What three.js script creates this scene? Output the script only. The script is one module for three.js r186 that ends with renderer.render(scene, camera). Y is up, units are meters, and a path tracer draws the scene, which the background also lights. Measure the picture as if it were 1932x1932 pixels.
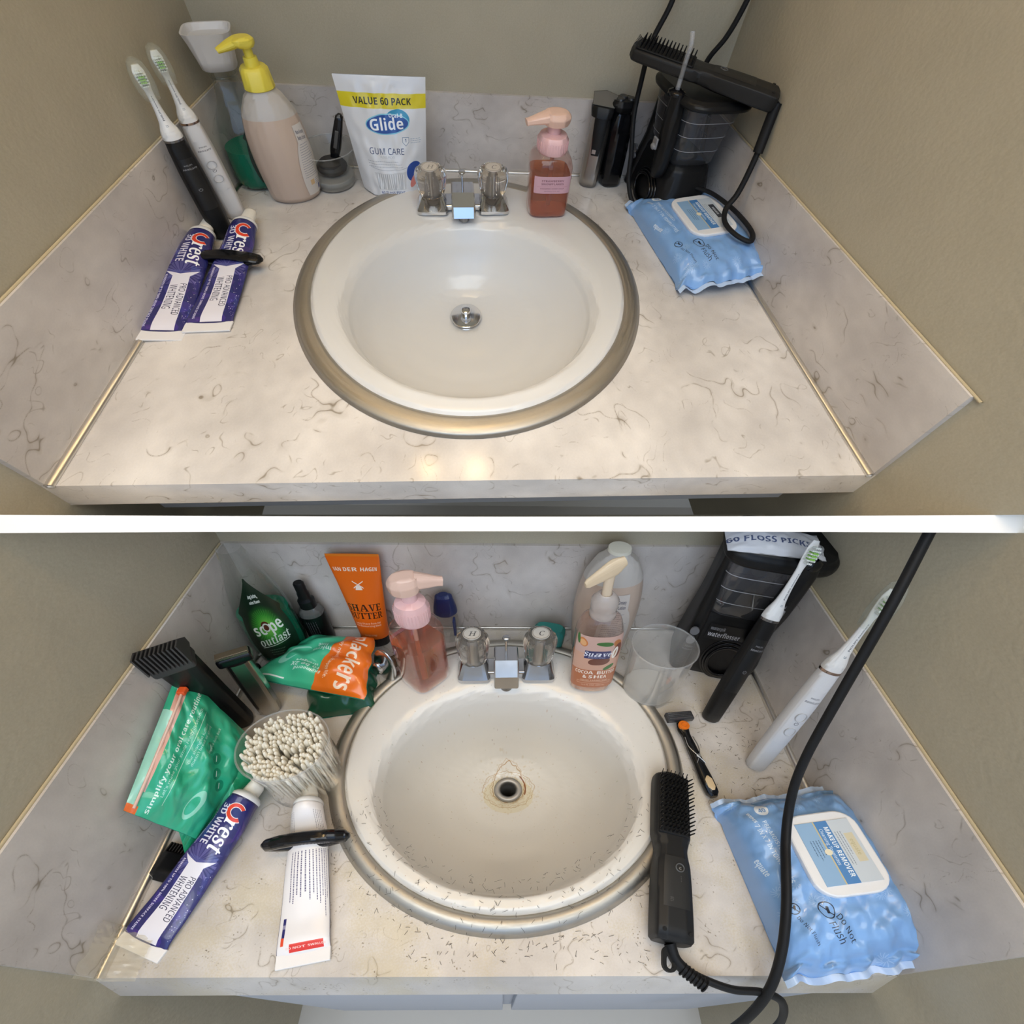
import * as THREE from 'three';
import { RoundedBoxGeometry } from 'three/addons/geometries/RoundedBoxGeometry.js';
import { mergeGeometries, toCreasedNormals } from 'three/addons/utils/BufferGeometryUtils.js';
import { RectAreaLightUniformsLib } from 'three/addons/lights/RectAreaLightUniformsLib.js';
import { createNoise2D } from 'simplex-noise';

// ---------------------------------------------------------------- camera, lights, exposure
RectAreaLightUniformsLib.init();
const V = (x, y, z) => new THREE.Vector3(x, y, z);
const scene = new THREE.Scene();
scene.background = new THREE.Color(0x000000);
const renderer = new THREE.WebGLRenderer({ antialias: true });
renderer.toneMapping = THREE.LinearToneMapping;
renderer.toneMappingExposure = 1.0;
renderer.shadowMap.enabled = true;
const COUNTER = 0.80;                                   // height of the lower worktop above the floor
const EYE = V(0.00279, COUNTER + 0.71818, 0.0350);
const FWD = V(0.01063, -0.58634, -0.80999), UP = V(-0.00985, 0.80994, -0.58643);
const camera = new THREE.PerspectiveCamera(2 * Math.atan(966 / 795) * 180 / Math.PI, 1, 0.02, 20);
camera.position.copy(EYE); camera.up.copy(UP); camera.lookAt(EYE.clone().add(FWD));
camera.setViewOffset(1932, 1932, 0, 116, 1932, 1932);
camera.updateProjectionMatrix(); camera.updateMatrixWorld(true);

// Two vanity alcoves, one above the other; the upper one is raked towards the viewer. Things are drawn in natural
// proportions and stretched a little with the alcove they stand in (S).
const ROOMS = {
  L: { S: V(1, 1.45809, 0.69674), M: new THREE.Matrix4().makeTranslation(0, COUNTER, 0), tag: 'cluttered' },
  U: { S: V(1, 0.78539, 1.23083), tag: 'tidy',
    M: new THREE.Matrix4().set(0.99817, 0.03728, 0.04771, -0.01795, -0.01898, 0.94090, -0.33815, COUNTER + 0.43660, -0.05750, 0.33662, 0.93988, -0.30088, 0, 0, 0, 1) },
};
for (const r of Object.values(ROOMS)) { r.SM = new THREE.Matrix4().makeScale(r.S.x, r.S.y, r.S.z); r.Q = new THREE.Quaternion().setFromRotationMatrix(r.M); }
const toWorld = (room, x, y, z) => { const r = ROOMS[room]; return V(x, y, z).multiply(r.S).applyMatrix4(r.M); };

// light levels (the fittings themselves are built further down)
const WARM = new THREE.Color().setRGB(1.0, 0.68, 0.32), COOL = new THREE.Color().setRGB(0.26, 0.52, 1.0), DAY = new THREE.Color().setRGB(0.93, 0.97, 0.98);
const LEVEL = { vanity: 0.02, globe: 24, ceiling: 0.30, window: 0.9, panel: 2.6 };

// ---------------------------------------------------------------- helpers
let seed = 7;
const rnd = () => { seed = (seed * 1664525 + 1013904223) >>> 0; return seed / 4294967296; };
const noise = createNoise2D(rnd);
const names = {};
const numbered = (n) => { names[n] = (names[n] ?? -1) + 1; return names[n] ? `${n}_${String(names[n]).padStart(3, '0')}` : n; };
const shadow = (m) => { m.castShadow = m.receiveShadow = true; return m; };
function mat(color, roughness = 0.5, metalness = 0, more = {}) {
  const c = Array.isArray(color) ? new THREE.Color().setRGB(...color) : new THREE.Color(color);
  return new THREE.MeshPhysicalMaterial({ color: c, roughness, metalness, side: THREE.DoubleSide, ...more });
}
// a thing standing in an alcove: a group at its base, whose parts are drawn in the thing's own axes
class Thing {
  constructor(room, name, label, category, pos, { turn = 0, q = null, group = null, kind = null } = {}) {
    this.room = ROOMS[room];
    this.O = q ? new THREE.Matrix4().makeRotationFromQuaternion(q) : new THREE.Matrix4().makeRotationY(turn);
    this.B = this.room.SM.clone().multiply(this.O);
    this.g = new THREE.Group(); this.g.name = numbered(name);
    this.g.position.copy(toWorld(room, ...pos)); this.g.quaternion.copy(this.room.Q);
    this.g.userData = { label, category };
    if (group) this.g.userData.group = group;
    if (kind) this.g.userData.kind = kind;
    scene.add(this.g);
  }
  part(name, geo, material, parent = null, label = null) {
    const m = shadow(new THREE.Mesh(geo.clone().applyMatrix4(this.B), material)); m.name = name;
    if (label) m.userData.label = label;
    (parent ?? this.g).add(m); return m;
  }
  stuff(name, geo, material, parent = null) { const m = this.part(name, geo, material, parent); m.userData.kind = 'stuff'; return m; }
}
function solo(room, name, label, category, pos, opt, geo, material) {
  const r = ROOMS[room], O = opt.q ? new THREE.Matrix4().makeRotationFromQuaternion(opt.q) : new THREE.Matrix4().makeRotationY(opt.turn ?? 0);
  const m = shadow(new THREE.Mesh(geo.clone().applyMatrix4(r.SM.clone().multiply(O)), material));
  m.name = numbered(name); m.position.copy(toWorld(room, ...pos)); m.quaternion.copy(r.Q);
  m.userData = { label, category }; if (opt.group) m.userData.group = opt.group; if (opt.kind) m.userData.kind = opt.kind;
  scene.add(m); return m;
}
function structure(name, geo, material, label, matrix = null) {
  const m = shadow(new THREE.Mesh(geo, material)); m.name = numbered(name); m.userData = { kind: 'structure', label, category: 'structure' };
  if (matrix) { m.applyMatrix4(matrix); }
  scene.add(m); return m;
}
// orientation that sends a thing's y axis to dir and its z axis (front) as near as possible to front
function aim(dir, front) {
  const y = V(...dir).normalize(), x = y.clone().cross(V(...front)).normalize(), z = x.clone().cross(y);
  return new THREE.Quaternion().setFromRotationMatrix(new THREE.Matrix4().makeBasis(x, y, z));
}
const at = (g, x = 0, y = 0, z = 0) => g.clone().translate(x, y, z);
const join = (...gs) => mergeGeometries(gs.map((g) => { const h = g.index ? g.toNonIndexed() : g.clone(); for (const k of Object.keys(h.attributes)) if (!['position', 'normal', 'uv'].includes(k)) h.deleteAttribute(k); return h; }));
const rbox = (w, h, d, r = 0.004, s = 3) => new RoundedBoxGeometry(w, h, d, s, Math.min(r, w / 2.01, h / 2.01, d / 2.01));
const cyl = (r0, r1, h, s = 24) => new THREE.CylinderGeometry(r1, r0, h, s);
const tube = (pts, r, n = 40, s = 8) => new THREE.TubeGeometry(new THREE.CatmullRomCurve3(pts.map((p) => V(...p))), n, r, s);
const lathe = (pts, s = 40) => new THREE.LatheGeometry(pts.map(([r, y]) => new THREE.Vector2(Math.max(r, 1e-5), y)), s);
const torus = (R, r, s = 32) => new THREE.TorusGeometry(R, r, 8, s);
const sgnpow = (v, e) => Math.sign(v) * Math.abs(v) ** e;
// sections [y, rx, rz, squareness, cx, cz]; angle 0 looks along +z
const smoothSecs = (secs, k = 4) => {
  const out = [], g = (i) => { const s = secs[Math.min(secs.length - 1, Math.max(0, i))]; return [s[0], s[1], s[2], s[3] ?? 2, s[4] ?? 0, s[5] ?? 0]; };
  for (let i = 0; i < secs.length - 1; i++) for (let j = 0; j < k; j++) {
    const t = j / k, a = g(i - 1), b = g(i), c = g(i + 1), d = g(i + 2);
    out.push(b.map((_, q) => {
      if (q === 0 || q === 3) return b[q] + (c[q] - b[q]) * t;
      const v = 0.5 * (2 * b[q] + (c[q] - a[q]) * t + (2 * a[q] - 5 * b[q] + 4 * c[q] - d[q]) * t * t + (3 * b[q] - a[q] - 3 * c[q] + d[q]) * t * t * t);
      return q < 3 ? Math.max(v, 1e-4) : v;
    }));
  }
  out.push(g(secs.length - 1)); return out;
};
const onSec = (s, a) => { const e = 2 / (s[3] ?? 2); return [(s[4] ?? 0) + s[1] * sgnpow(Math.sin(a), e), s[0], (s[5] ?? 0) + s[2] * sgnpow(Math.cos(a), e)]; };
function loft(secs, seg = 36, caps = 3) {
  const P = [], uv = [], I = [], n = secs.length;
  secs.forEach((s, i) => { for (let j = 0; j <= seg; j++) { P.push(...onSec(s, (j / seg) * Math.PI * 2)); uv.push(j / seg, i / (n - 1)); } });
  const w = seg + 1;
  for (let i = 0; i < n - 1; i++) for (let j = 0; j < seg; j++) { const a = i * w + j, b = a + 1, c = a + w, d = c + 1; I.push(a, b, d, a, d, c); }
  const cap = (s, up) => {
    const c = P.length / 3; P.push(s[4] ?? 0, s[0], s[5] ?? 0); uv.push(0.5, 0.5);
    for (let j = 0; j <= seg; j++) { P.push(...onSec(s, (j / seg) * Math.PI * 2)); uv.push(0.5, 0.5); }
    for (let j = 0; j < seg; j++) up ? I.push(c, c + 1 + j, c + 2 + j) : I.push(c, c + 2 + j, c + 1 + j);
  };
  if (caps & 1) cap(secs[0], false);
  if (caps & 2) cap(secs[n - 1], true);
  const g = new THREE.BufferGeometry();
  g.setAttribute('position', new THREE.Float32BufferAttribute(P, 3)); g.setAttribute('uv', new THREE.Float32BufferAttribute(uv, 2)); g.setIndex(I);
  g.computeVertexNormals(); return toCreasedNormals(g, 0.7);
}
function secAt(secs, y) {
  let i = 0; while (i < secs.length - 2 && secs[i + 1][0] < y) i++;
  const a = secs[i], b = secs[i + 1], t = Math.min(1, Math.max(0, (y - a[0]) / (b[0] - a[0] || 1)));
  return [y, ...[1, 2].map((q) => a[q] + (b[q] - a[q]) * t), (a[3] ?? 2) + ((b[3] ?? 2) - (a[3] ?? 2)) * t, ...[4, 5].map((q) => (a[q] ?? 0) + ((b[q] ?? 0) - (a[q] ?? 0)) * t)];
}
// a printed label lying on a lofted surface; edge(u, v) may trim its outline by narrowing the angles
function patch(secs, a0, a1, y0, y1, off = 0.0006, nu = 20, nv = 16, narrow = null) {
  return grid((u, v) => {
    const y = y0 + (y1 - y0) * v, s = secAt(secs, y), k = narrow ? narrow(v) : 1, m = (a0 + a1) / 2; let a = m + (a1 - a0) * (u - 0.5) * k;
    if (s[3] > 2.9 && Math.max(Math.abs(a0), Math.abs(a1)) < 1.57) { const e = 2 / s[3], t0 = sgnpow(Math.sin(a0), e), t1 = sgnpow(Math.sin(a1), e), t = (t0 + t1) / 2 + (t1 - t0) * (u - 0.5) * k; a = Math.asin(sgnpow(t, 1 / e)); }
    return onSec([s[0], s[1] + off, s[2] + off, s[3], s[4], s[5]], a);
  }, nu, nv);
}
function grid(fn, nu, nv) {
  const P = [], uv = [], I = [];
  for (let j = 0; j <= nv; j++) for (let i = 0; i <= nu; i++) { P.push(...fn(i / nu, j / nv)); uv.push(i / nu, j / nv); }
  for (let j = 0; j < nv; j++) for (let i = 0; i < nu; i++) { const a = j * (nu + 1) + i, b = a + 1, c = a + nu + 1, d = c + 1; I.push(a, b, d, a, d, c); }
  const g = new THREE.BufferGeometry();
  g.setAttribute('position', new THREE.Float32BufferAttribute(P, 3)); g.setAttribute('uv', new THREE.Float32BufferAttribute(uv, 2)); g.setIndex(I);
  g.computeVertexNormals(); return g;
}
// flat plate: outline points [x, y] extruded along z by d, edges rounded by b
function plate(pts, d, b = 0.0008) {
  const s = new THREE.Shape(pts.map(([x, y]) => new THREE.Vector2(x, y)));
  const g = new THREE.ExtrudeGeometry(s, { depth: Math.max(d - 2 * b, 1e-4), bevelEnabled: b > 0, bevelThickness: b, bevelSize: b, bevelOffset: -b, bevelSegments: 2, curveSegments: 16 });
  return g.translate(0, 0, b);
}
const rrect = (w, h, r, n = 6) => { const o = []; for (const [sx, sy, a] of [[1, 1, 0], [-1, 1, 1], [-1, -1, 2], [1, -1, 3]]) for (let i = 0; i <= n; i++) { const t = (a + i / n) * Math.PI / 2; o.push([sx * (w / 2 - r) + r * Math.cos(t), sy * (h / 2 - r) + r * Math.sin(t)]); } return o; };
function canvasTex(w, h, draw) {
  const c = document.createElement('canvas'); c.width = w; c.height = h; const x = c.getContext('2d'); draw(x, w, h);
  const t = new THREE.CanvasTexture(c); t.colorSpace = THREE.SRGBColorSpace; t.anisotropy = 8; return t;
}
const print = (w, h, draw, rough = 0.35, more = {}) => mat(0xffffff, rough, 0, { map: canvasTex(w, h, draw), ...more });
function words(x, str, px, py, size, color, { font = 'sans-serif', bold = true, italic = false, rot = 0, align = 'center', sx = 1 } = {}) {
  x.save(); x.translate(px, py); x.rotate(rot); x.scale(sx, 1); x.fillStyle = color; x.textAlign = align; x.textBaseline = 'middle';
  x.font = `${italic ? 'italic ' : ''}${bold ? 'bold ' : ''}${size}px ${font}`; x.fillText(str, 0, 0); x.restore();
}
const lines = (x, px, py, w, n, step, color, thick = 2, r = rnd) => { x.strokeStyle = color; x.lineWidth = thick; for (let i = 0; i < n; i++) { x.beginPath(); let q = px; const end = px + w * (0.6 + 0.4 * r()); while (q < end) { const l = 4 + 12 * r(); x.moveTo(q, py + i * step); x.lineTo(Math.min(q + l, end), py + i * step); q += l + 4; } x.stroke(); } };
function planar(geo, f) { const p = geo.attributes.position, uv = []; for (let i = 0; i < p.count; i++) uv.push(...f(p.getX(i), p.getY(i), p.getZ(i))); geo.setAttribute('uv', new THREE.Float32BufferAttribute(uv, 2)); return geo; }

// ---------------------------------------------------------------- surface materials
const clamp = (v, a = 0, b = 255) => Math.min(b, Math.max(a, v));
function dataTex(w, h, f, srgb = true) {
  const d = new Uint8Array(w * h * 4);
  for (let j = 0; j < h; j++) for (let i = 0; i < w; i++) { const c = f(i / w, j / h), k = (j * w + i) * 4; d[k] = clamp(c[0]); d[k + 1] = clamp(c[1]); d[k + 2] = clamp(c[2]); d[k + 3] = 255; }
  const t = new THREE.DataTexture(d, w, h); t.wrapS = t.wrapT = THREE.RepeatWrapping; t.magFilter = THREE.LinearFilter; t.minFilter = THREE.LinearMipmapLinearFilter; t.generateMipmaps = true;
  if (srgb) t.colorSpace = THREE.SRGBColorSpace; t.needsUpdate = true; return t;
}
// pale marbled laminate: soft clouds and short curling hairline veins; grime adds grainy ochre stains and specks
function marble(size, off, grime) {
  return dataTex(size, size, (u, v) => {
    const x = u * 0.9 + off, y = v * 0.9 - off;
    const c = noise(x * 5, y * 5) * 0.55 + noise(x * 13 + 7, y * 13) * 0.3 + noise(x * 41, y * 41 + 3) * 0.15;
    const wx = noise(x * 9 + 11, y * 9) * 0.055 + noise(x * 34, y * 34) * 0.014, wy = noise(x * 9, y * 9 + 23) * 0.055 + noise(x * 34 + 9, y * 34) * 0.014;
    const f1 = Math.abs(noise((x + wx) * 7, (y + wy) * 7 + 40)), f2 = Math.abs(noise((x - wy) * 16 + 90, (y + wx) * 16));
    const m1 = noise(x * 11 + 50, y * 11) + 0.5 * noise(x * 60, y * 60), m2 = noise(x * 15, y * 15 + 70) + 0.6 * noise(x * 75, y * 75 + 5);
    const v1 = Math.max(0, 1 - f1 / 0.024) * clamp((m1 - 0.02) * 2.4, 0, 1), v2 = Math.max(0, 1 - f2 / 0.042) * clamp((m2 - 0.22) * 2.0, 0, 1);
    const haze = Math.max(0, 1 - f1 / 0.12) * clamp((m1 + 0.15) * 1.2, 0, 1) * 0.26;
    const k = Math.min(1, 0.8 * v1 + 0.65 * v2 + haze), g = (noise(x * 600, y * 600) + noise(x * 260, y * 260)) * 1.6;
    let r = 212 + c * 24 + g, gr = 206 + c * 24 + g, b = 200 + c * 23 + g;
    r += (128 - r) * k * 0.8; gr += (116 - gr) * k * 0.8; b += (100 - b) * k * 0.8;
    if (grime) { r -= 9; gr -= 9; b -= 8;
      const s = noise(x * 4 + 3, y * 4 + 9) * 0.5 + noise(x * 19, y * 19) * 0.45 + noise(x * 300, y * 300) * 0.35 + noise(x * 700, y * 700) * 0.25, a = clamp((s + 0.05) * 0.34, 0, 0.26);
      r += (186 - r) * a; gr += (166 - gr) * a; b += (112 - b) * a;
      const d = noise(x * 210 + 5, y * 210) + 0.5 * noise(x * 30, y * 30 + 8); if (d > 1.08) { const q = clamp((d - 1.08) * 5, 0, 0.8); r += (96 - r) * q; gr += (84 - gr) * q; b += (62 - b) * q; }
    }
    return [r, gr, b];
  });
}
const texClean = marble(1536, 0, false), texGrime = marble(1536, 3.1, true), texSplash = marble(1536, 6.7, false);
const MARBLE = { U: mat(0xffffff, 0.13, 0, { map: texClean }), L: mat(0xffffff, 0.33, 0, { map: texGrime }) };
const SPLASH = { U: mat(0xf4f2f2, 0.3, 0, { map: texSplash }), L: mat(0xf4f2f2, 0.34, 0, { map: texSplash }) };
const peel = dataTex(512, 512, (u, v) => { const a = u * Math.PI * 2, b = v * Math.PI * 2; const n = noise(u * 40, v * 40) * 0.6 + noise(u * 90 + 3, v * 90) * 0.4; return [128 + n * 90, 128 + n * 90, 128 + n * 90]; }, false);
const paintTex = dataTex(512, 512, (u, v) => { const n = noise(u * 6, v * 6) * 2 + noise(u * 150, v * 150) * 3 + noise(u * 240, v * 240 + 5) * 3; return [177 + n, 168 + n, 147 + n]; });
const PAINT = mat(0xffffff, 0.62, 0, { map: paintTex, bumpMap: peel, bumpScale: 0.00035 });
const OUTER = mat([0.74, 0.72, 0.68], 0.7);
const CEIL = mat([0.74, 0.73, 0.70], 0.9);
const WHITEBOARD = mat([0.90, 0.90, 0.90], 0.6);
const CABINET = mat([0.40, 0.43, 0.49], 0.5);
const smudge = dataTex(512, 512, (u, v) => { const n = noise(u * 9, v * 9) * 0.5 + noise(u * 60, v * 60) * 0.3 + noise(u * 200, v * 20) * 0.3; const g = 205 + n * 60; return [g, g, g]; }, false);
const STEEL = mat([0.47, 0.44, 0.39], 0.64, 1, { roughnessMap: smudge });
const TRIM = mat([0.76, 0.74, 0.70], 0.33, 1);
const CHROME = mat([0.68, 0.69, 0.71], 0.09, 1);
const DULLCHROME = mat([0.50, 0.50, 0.51], 0.26, 1, { roughnessMap: smudge });
const PORCELAIN = mat([0.71, 0.70, 0.68], 0.26, 0, { clearcoat: 0.3, clearcoatRoughness: 0.16 });
const BLACK = mat([0.006, 0.006, 0.0065], 0.42, 0, { specularIntensity: 0.6 }), BLACKMATT = mat([0.008, 0.008, 0.0085], 0.6, 0, { specularIntensity: 0.5 }), BLACKGLOSS = mat([0.005, 0.005, 0.006], 0.16, 0, { specularIntensity: 0.8 });
const WHITEPLASTIC = mat([0.80, 0.80, 0.80], 0.3), CREAM = mat([0.78, 0.74, 0.66], 0.4), RUBBER = mat([0.009, 0.009, 0.010], 0.6, 0, { specularIntensity: 0.5 });
const CLEAR = mat([0.90, 0.92, 0.91], 0.015, 0, { transmission: 1, thickness: 0, ior: 1.45 });
const FROST = mat([0.93, 0.93, 0.93], 0.12, 0, { transmission: 0.9, thickness: 0, ior: 1.45 });
const SMOKE = mat([0.62, 0.62, 0.65], 0.03, 0, { transmission: 0.93, thickness: 0, ior: 1.45 });
const ACRYLIC = mat([0.96, 0.94, 0.92], 0.05, 0, { transmission: 0.95, thickness: 0.02, ior: 1.34, attenuationColor: new THREE.Color(0.90, 0.86, 0.80), attenuationDistance: 0.06 });
const liquid = (c, d) => mat(0xffffff, 0.05, 0, { transmission: 1, thickness: 0.05, ior: 1.33, attenuationColor: new THREE.Color().setRGB(...c), attenuationDistance: d });

// ---------------------------------------------------------------- the setting
// divider: a thin white board between the two alcoves, pointing at the viewer's eye
const RIGHT = FWD.clone().cross(UP).normalize();
const divDir = FWD.clone().addScaledVector(UP, -(988.5 - 850) / 795).normalize();          // runs away from the eye
const divUp = divDir.clone().cross(RIGHT).multiplyScalar(-1).normalize();
const planeAbove = new THREE.Plane().setFromNormalAndCoplanarPoint(divUp, EYE.clone());      // keeps what lies above the board
const planeBelow = planeAbove.clone().negate();
function clipPoly(pts, plane) {
  const out = [];
  pts.forEach((p, i) => { const q = pts[(i + 1) % pts.length], a = plane.distanceToPoint(p), b = plane.distanceToPoint(q); if (a >= 0) out.push(p); if ((a > 0 && b < 0) || (a < 0 && b > 0)) out.push(p.clone().lerp(q, a / (a - b))); });
  return out;
}
// flat panel: convex polygon of world points, thickened by t along its back
function slab(pts, t, back, uvf) {
  const n = back.clone().normalize(), P = [], uv = [], quad = (a, b, c, d) => { for (const p of [a, b, c, a, c, d]) P.push(p.x, p.y, p.z); };
  const B = pts.map((p) => p.clone().addScaledVector(n, t)), k = pts.length;
  for (let i = 1; i < k - 1; i++) { for (const p of [pts[0], pts[i], pts[i + 1]]) P.push(p.x, p.y, p.z); for (const p of [B[0], B[i + 1], B[i]]) P.push(p.x, p.y, p.z); }
  for (let i = 0; i < k; i++) quad(pts[i], B[i], B[(i + 1) % k], pts[(i + 1) % k]);
  const g = new THREE.BufferGeometry(); g.setAttribute('position', new THREE.Float32BufferAttribute(P, 3)); g.computeVertexNormals();
  return planar(g, (x, y, z) => uvf(V(x, y, z)));
}
const inv = { U: ROOMS.U.M.clone().invert(), L: ROOMS.L.M.clone().invert() };
const wallX = { U: [[-0.431, -0.446], [0.430, 0.420]], L: [[-0.430, -0.432], [0.430, 0.430]] };     // side walls: x at the front and at the back
const sideX = (room, s, z) => { const [a, b] = wallX[room][s < 0 ? 0 : 1]; return a + (b - a) * (-z / 0.58); };
for (const room of ['U', 'L']) {
  const keep = new THREE.Plane().setFromNormalAndCoplanarPoint(room === 'U' ? divUp : divUp.clone().negate(), EYE.clone().addScaledVector(divUp, room === 'U' ? 0.0074 : -0.0074)), tag = ROOMS[room].tag, yTop = room === 'U' ? 1.42 : 0.34, yBot = room === 'U' ? -0.5 : -0.548, zF = room === 'U' ? 0.14 : 0.16;
  const P = (x, y, z) => toWorld(room, x, y, z), dir = (x, y, z) => V(x, y, z).transformDirection(ROOMS[room].M);
  const uvl = (f) => (p) => { const q = p.clone().applyMatrix4(inv[room]); return f(q); };
  for (const s of [-1, 1]) structure(s < 0 ? 'wall_left' : 'wall_right',
    slab(clipPoly([P(sideX(room, s, zF), yBot, zF), P(sideX(room, s, -0.60), yBot, -0.60), P(sideX(room, s, -0.60), yTop, -0.60), P(sideX(room, s, zF), yTop, zF)], keep), 0.03, dir(s, 0, 0), uvl((q) => [q.z * 2.2, q.y * 2.2])), PAINT, `beige painted ${s < 0 ? 'left' : 'right'} wall beside the ${tag} counter`);
  structure('wall_back', slab(clipPoly([P(-0.5, yBot, -0.58), P(0.5, yBot, -0.58), P(0.5, yTop, -0.58), P(-0.5, yTop, -0.58)], keep), 0.03, dir(0, 0, -1), uvl((q) => [q.x * 2.2, q.y * 2.2])), PAINT, `beige painted back wall behind the ${tag} counter`);
}
{ // the divider board itself; its front edge is a shallow inward curve
  const k = divDir.dot(FWD), t = 0.0150, P = (d, x) => EYE.clone().addScaledVector(divDir, d / k).addScaledVector(RIGHT, x).addScaledVector(divUp, t / 2), front = [];
  for (let i = 0; i <= 24; i++) { const x = -0.475 + 0.95 * i / 24; front.push(P(0.345 + 0.095 * Math.max(0, 1 - (x / 0.445) ** 2), x)); }
  const strips = []; for (let i = 0; i < 24; i++) { const a = front[i], b = front[i + 1], xa = -0.475 + 0.95 * i / 24, xb = -0.475 + 0.95 * (i + 1) / 24; strips.push(slab([a, b, P(0.60, xb), P(0.60, xa)], t, divUp.clone().negate(), (p) => [p.x, p.z])); }
  structure('wall_partition', join(...strips), WHITEBOARD, 'thin white board dividing the tidy vanity above from the cluttered one below');
}
// worktops, splashbacks, trims, cabinets
const RING = { U: [-0.019, -0.294], L: [0.0066, -0.289] }, RINGR = 0.251;
const ellipsePath = (cx, cz, rx, rz, n = 72) => Array.from({ length: n }, (_, i) => new THREE.Vector2(cx + rx * Math.cos(i / n * 2 * Math.PI), cz + rz * Math.sin(i / n * 2 * Math.PI)));
for (const room of ['U', 'L']) {
  const tag = ROOMS[room].tag, isU = room === 'U', m = MARBLE[room], sp = SPLASH[room], lipY = -0.047, lipZ = isU ? 0.001 : 0.0135;
  const top = new Thing(room, 'countertop', isU ? 'clean cream marbled laminate countertop around the tidy sink' : 'stained cream marbled laminate countertop under the clutter', 'countertop', [0, 0, 0]);
  const xl = (z) => sideX(room, -1, z), xr = (z) => sideX(room, 1, z);
  const s = new THREE.Shape([new THREE.Vector2(xl(0) , 0), new THREE.Vector2(xr(0), 0), new THREE.Vector2(xr(-0.58), 0.58), new THREE.Vector2(xl(-0.58), 0.58)]);
  s.holes.push(new THREE.Path(ellipsePath(RING[room][0], -RING[room][1], 0.232, 0.232)));
  const slabG = new THREE.ExtrudeGeometry(s, { depth: 0.02, bevelEnabled: false }).rotateX(-Math.PI / 2).translate(0, -0.02, 0);
  top.part('worktop', planar(slabG, (x, y, z) => [x / 0.9 + 0.5, z / 0.9 + y / 0.9]), m);
  const lip = new THREE.BufferGeometry(), q = [], F = [[0.0, 0.0], [lipY, lipZ], [lipY, lipZ - 0.02], [-0.021, -0.02]];
  const X = [xl(0), xr(0)], ad = (a, b, c, d) => { for (const p of [a, b, c, a, c, d]) q.push(...p); };
  for (let i = 0; i < 4; i++) { const [ya, za] = F[i], [yb, zb] = F[(i + 1) % 4]; ad([X[0], ya, za], [X[0], yb, zb], [X[1], yb, zb], [X[1], ya, za]); }
  for (const x of X) ad(...F.map(([y, z]) => [x, y, z]));
  lip.setAttribute('position', new THREE.Float32BufferAttribute(q, 3)); lip.computeVertexNormals();
  top.part('front_edge', planar(lip, (x, y, z) => [x / 0.9 + 0.5, y / 0.9]), m);
  // splash panels stand against the walls
  const H = 0.154, T = 0.006;
  const panel = (name, label, pts, back, f) => { const g = slab(pts.map((p) => V(...p)), T, V(...back), f); return solo(room, name, label, 'backsplash', [0, 0, 0], {}, g, sp); };
  panel('backsplash_panel', `grey marbled backsplash panel along the back wall of the ${tag} vanity`, [[xl(-0.58), 0.001, -0.574], [xr(-0.58), 0.001, -0.574], [xr(-0.58), H, -0.574], [xl(-0.58), H, -0.574]], [0, 0, -1], (p) => [p.x / 0.9 + 0.5, p.y / 0.9 + 0.72]);
  for (const sd of [-1, 1]) {
    const e = sd * 0.006, x = (z) => sideX(room, sd, z) - e, zt = isU ? (sd > 0 ? -0.006 : 0) : 0;
    panel('backsplash_panel', `grey marbled backsplash panel on the ${sd < 0 ? 'left' : 'right'} wall of the ${tag} vanity`, [[x(0), 0.001, 0], [x(-0.574), 0.001, -0.574], [x(-0.574), H, -0.574], [x(0), H, zt]], [sd, 0, 0], (p) => [p.z / 0.9 + 0.92, p.y / 0.9 + 0.33 + 0.19 * sd]);
    const tr = tube(Array.from({ length: 8 }, (_, i) => { const z = 0.001 - i / 7 * 0.572; return [x(z) - sd * 0.003, 0.0015, z]; }), 0.0048, 24, 8);
    const st = solo(room, `trim_${isU ? 1 : 4}`, `thin metal joint strip along the ${sd < 0 ? 'left' : 'right'} edge of the ${tag} counter`, 'trim', [0, 0, 0], { kind: 'structure' }, tr, TRIM);
    st.userData.category = 'trim';
    const caulk = tube(Array.from({ length: 9 }, (_, i) => { const z = -i / 8 * 0.572; return [x(z) + e * 0.7, H + 0.0005, z]; }), 0.0017, 24, 6);
    solo(room, `trim_${isU ? 2 : 5}`, `yellowed caulk line on top of the ${sd < 0 ? 'left' : 'right'} backsplash of the ${tag} vanity`, 'trim', [0, 0, 0], { kind: 'structure' }, caulk, mat([0.52, 0.43, 0.27], 0.75));
  }
  solo(room, `trim_${isU ? 3 : 6}`, `thin metal joint strip along the back edge of the ${tag} counter`, 'trim', [0, 0, 0], { kind: 'structure' }, tube([[xl(-0.57), 0.002, -0.571], [0, 0.002, -0.571], [xr(-0.57), 0.002, -0.571]], 0.0035, 12, 8), TRIM);
  // cabinet below the worktop
  const cab = new Thing(room, 'sink_cabinet', `pale painted cabinet under the ${tag} counter`, 'cabinet', [0, 0, 0]);
  const cz = isU ? -0.022 : 0.004, x0 = isU ? -0.385 : -0.335, x1 = isU ? 0.385 : 0.40, low = isU ? -0.14 : -0.548;
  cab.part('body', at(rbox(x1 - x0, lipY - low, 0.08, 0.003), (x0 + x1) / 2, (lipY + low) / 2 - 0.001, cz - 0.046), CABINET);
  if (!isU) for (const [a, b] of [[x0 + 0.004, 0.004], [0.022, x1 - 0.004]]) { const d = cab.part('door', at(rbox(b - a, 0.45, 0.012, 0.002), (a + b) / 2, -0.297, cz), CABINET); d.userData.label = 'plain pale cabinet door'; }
  else cab.part('rail', at(rbox(x1 - x0 - 0.01, 0.06, 0.01, 0.002), (x0 + x1) / 2, -0.085, cz), CABINET);
}
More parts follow.
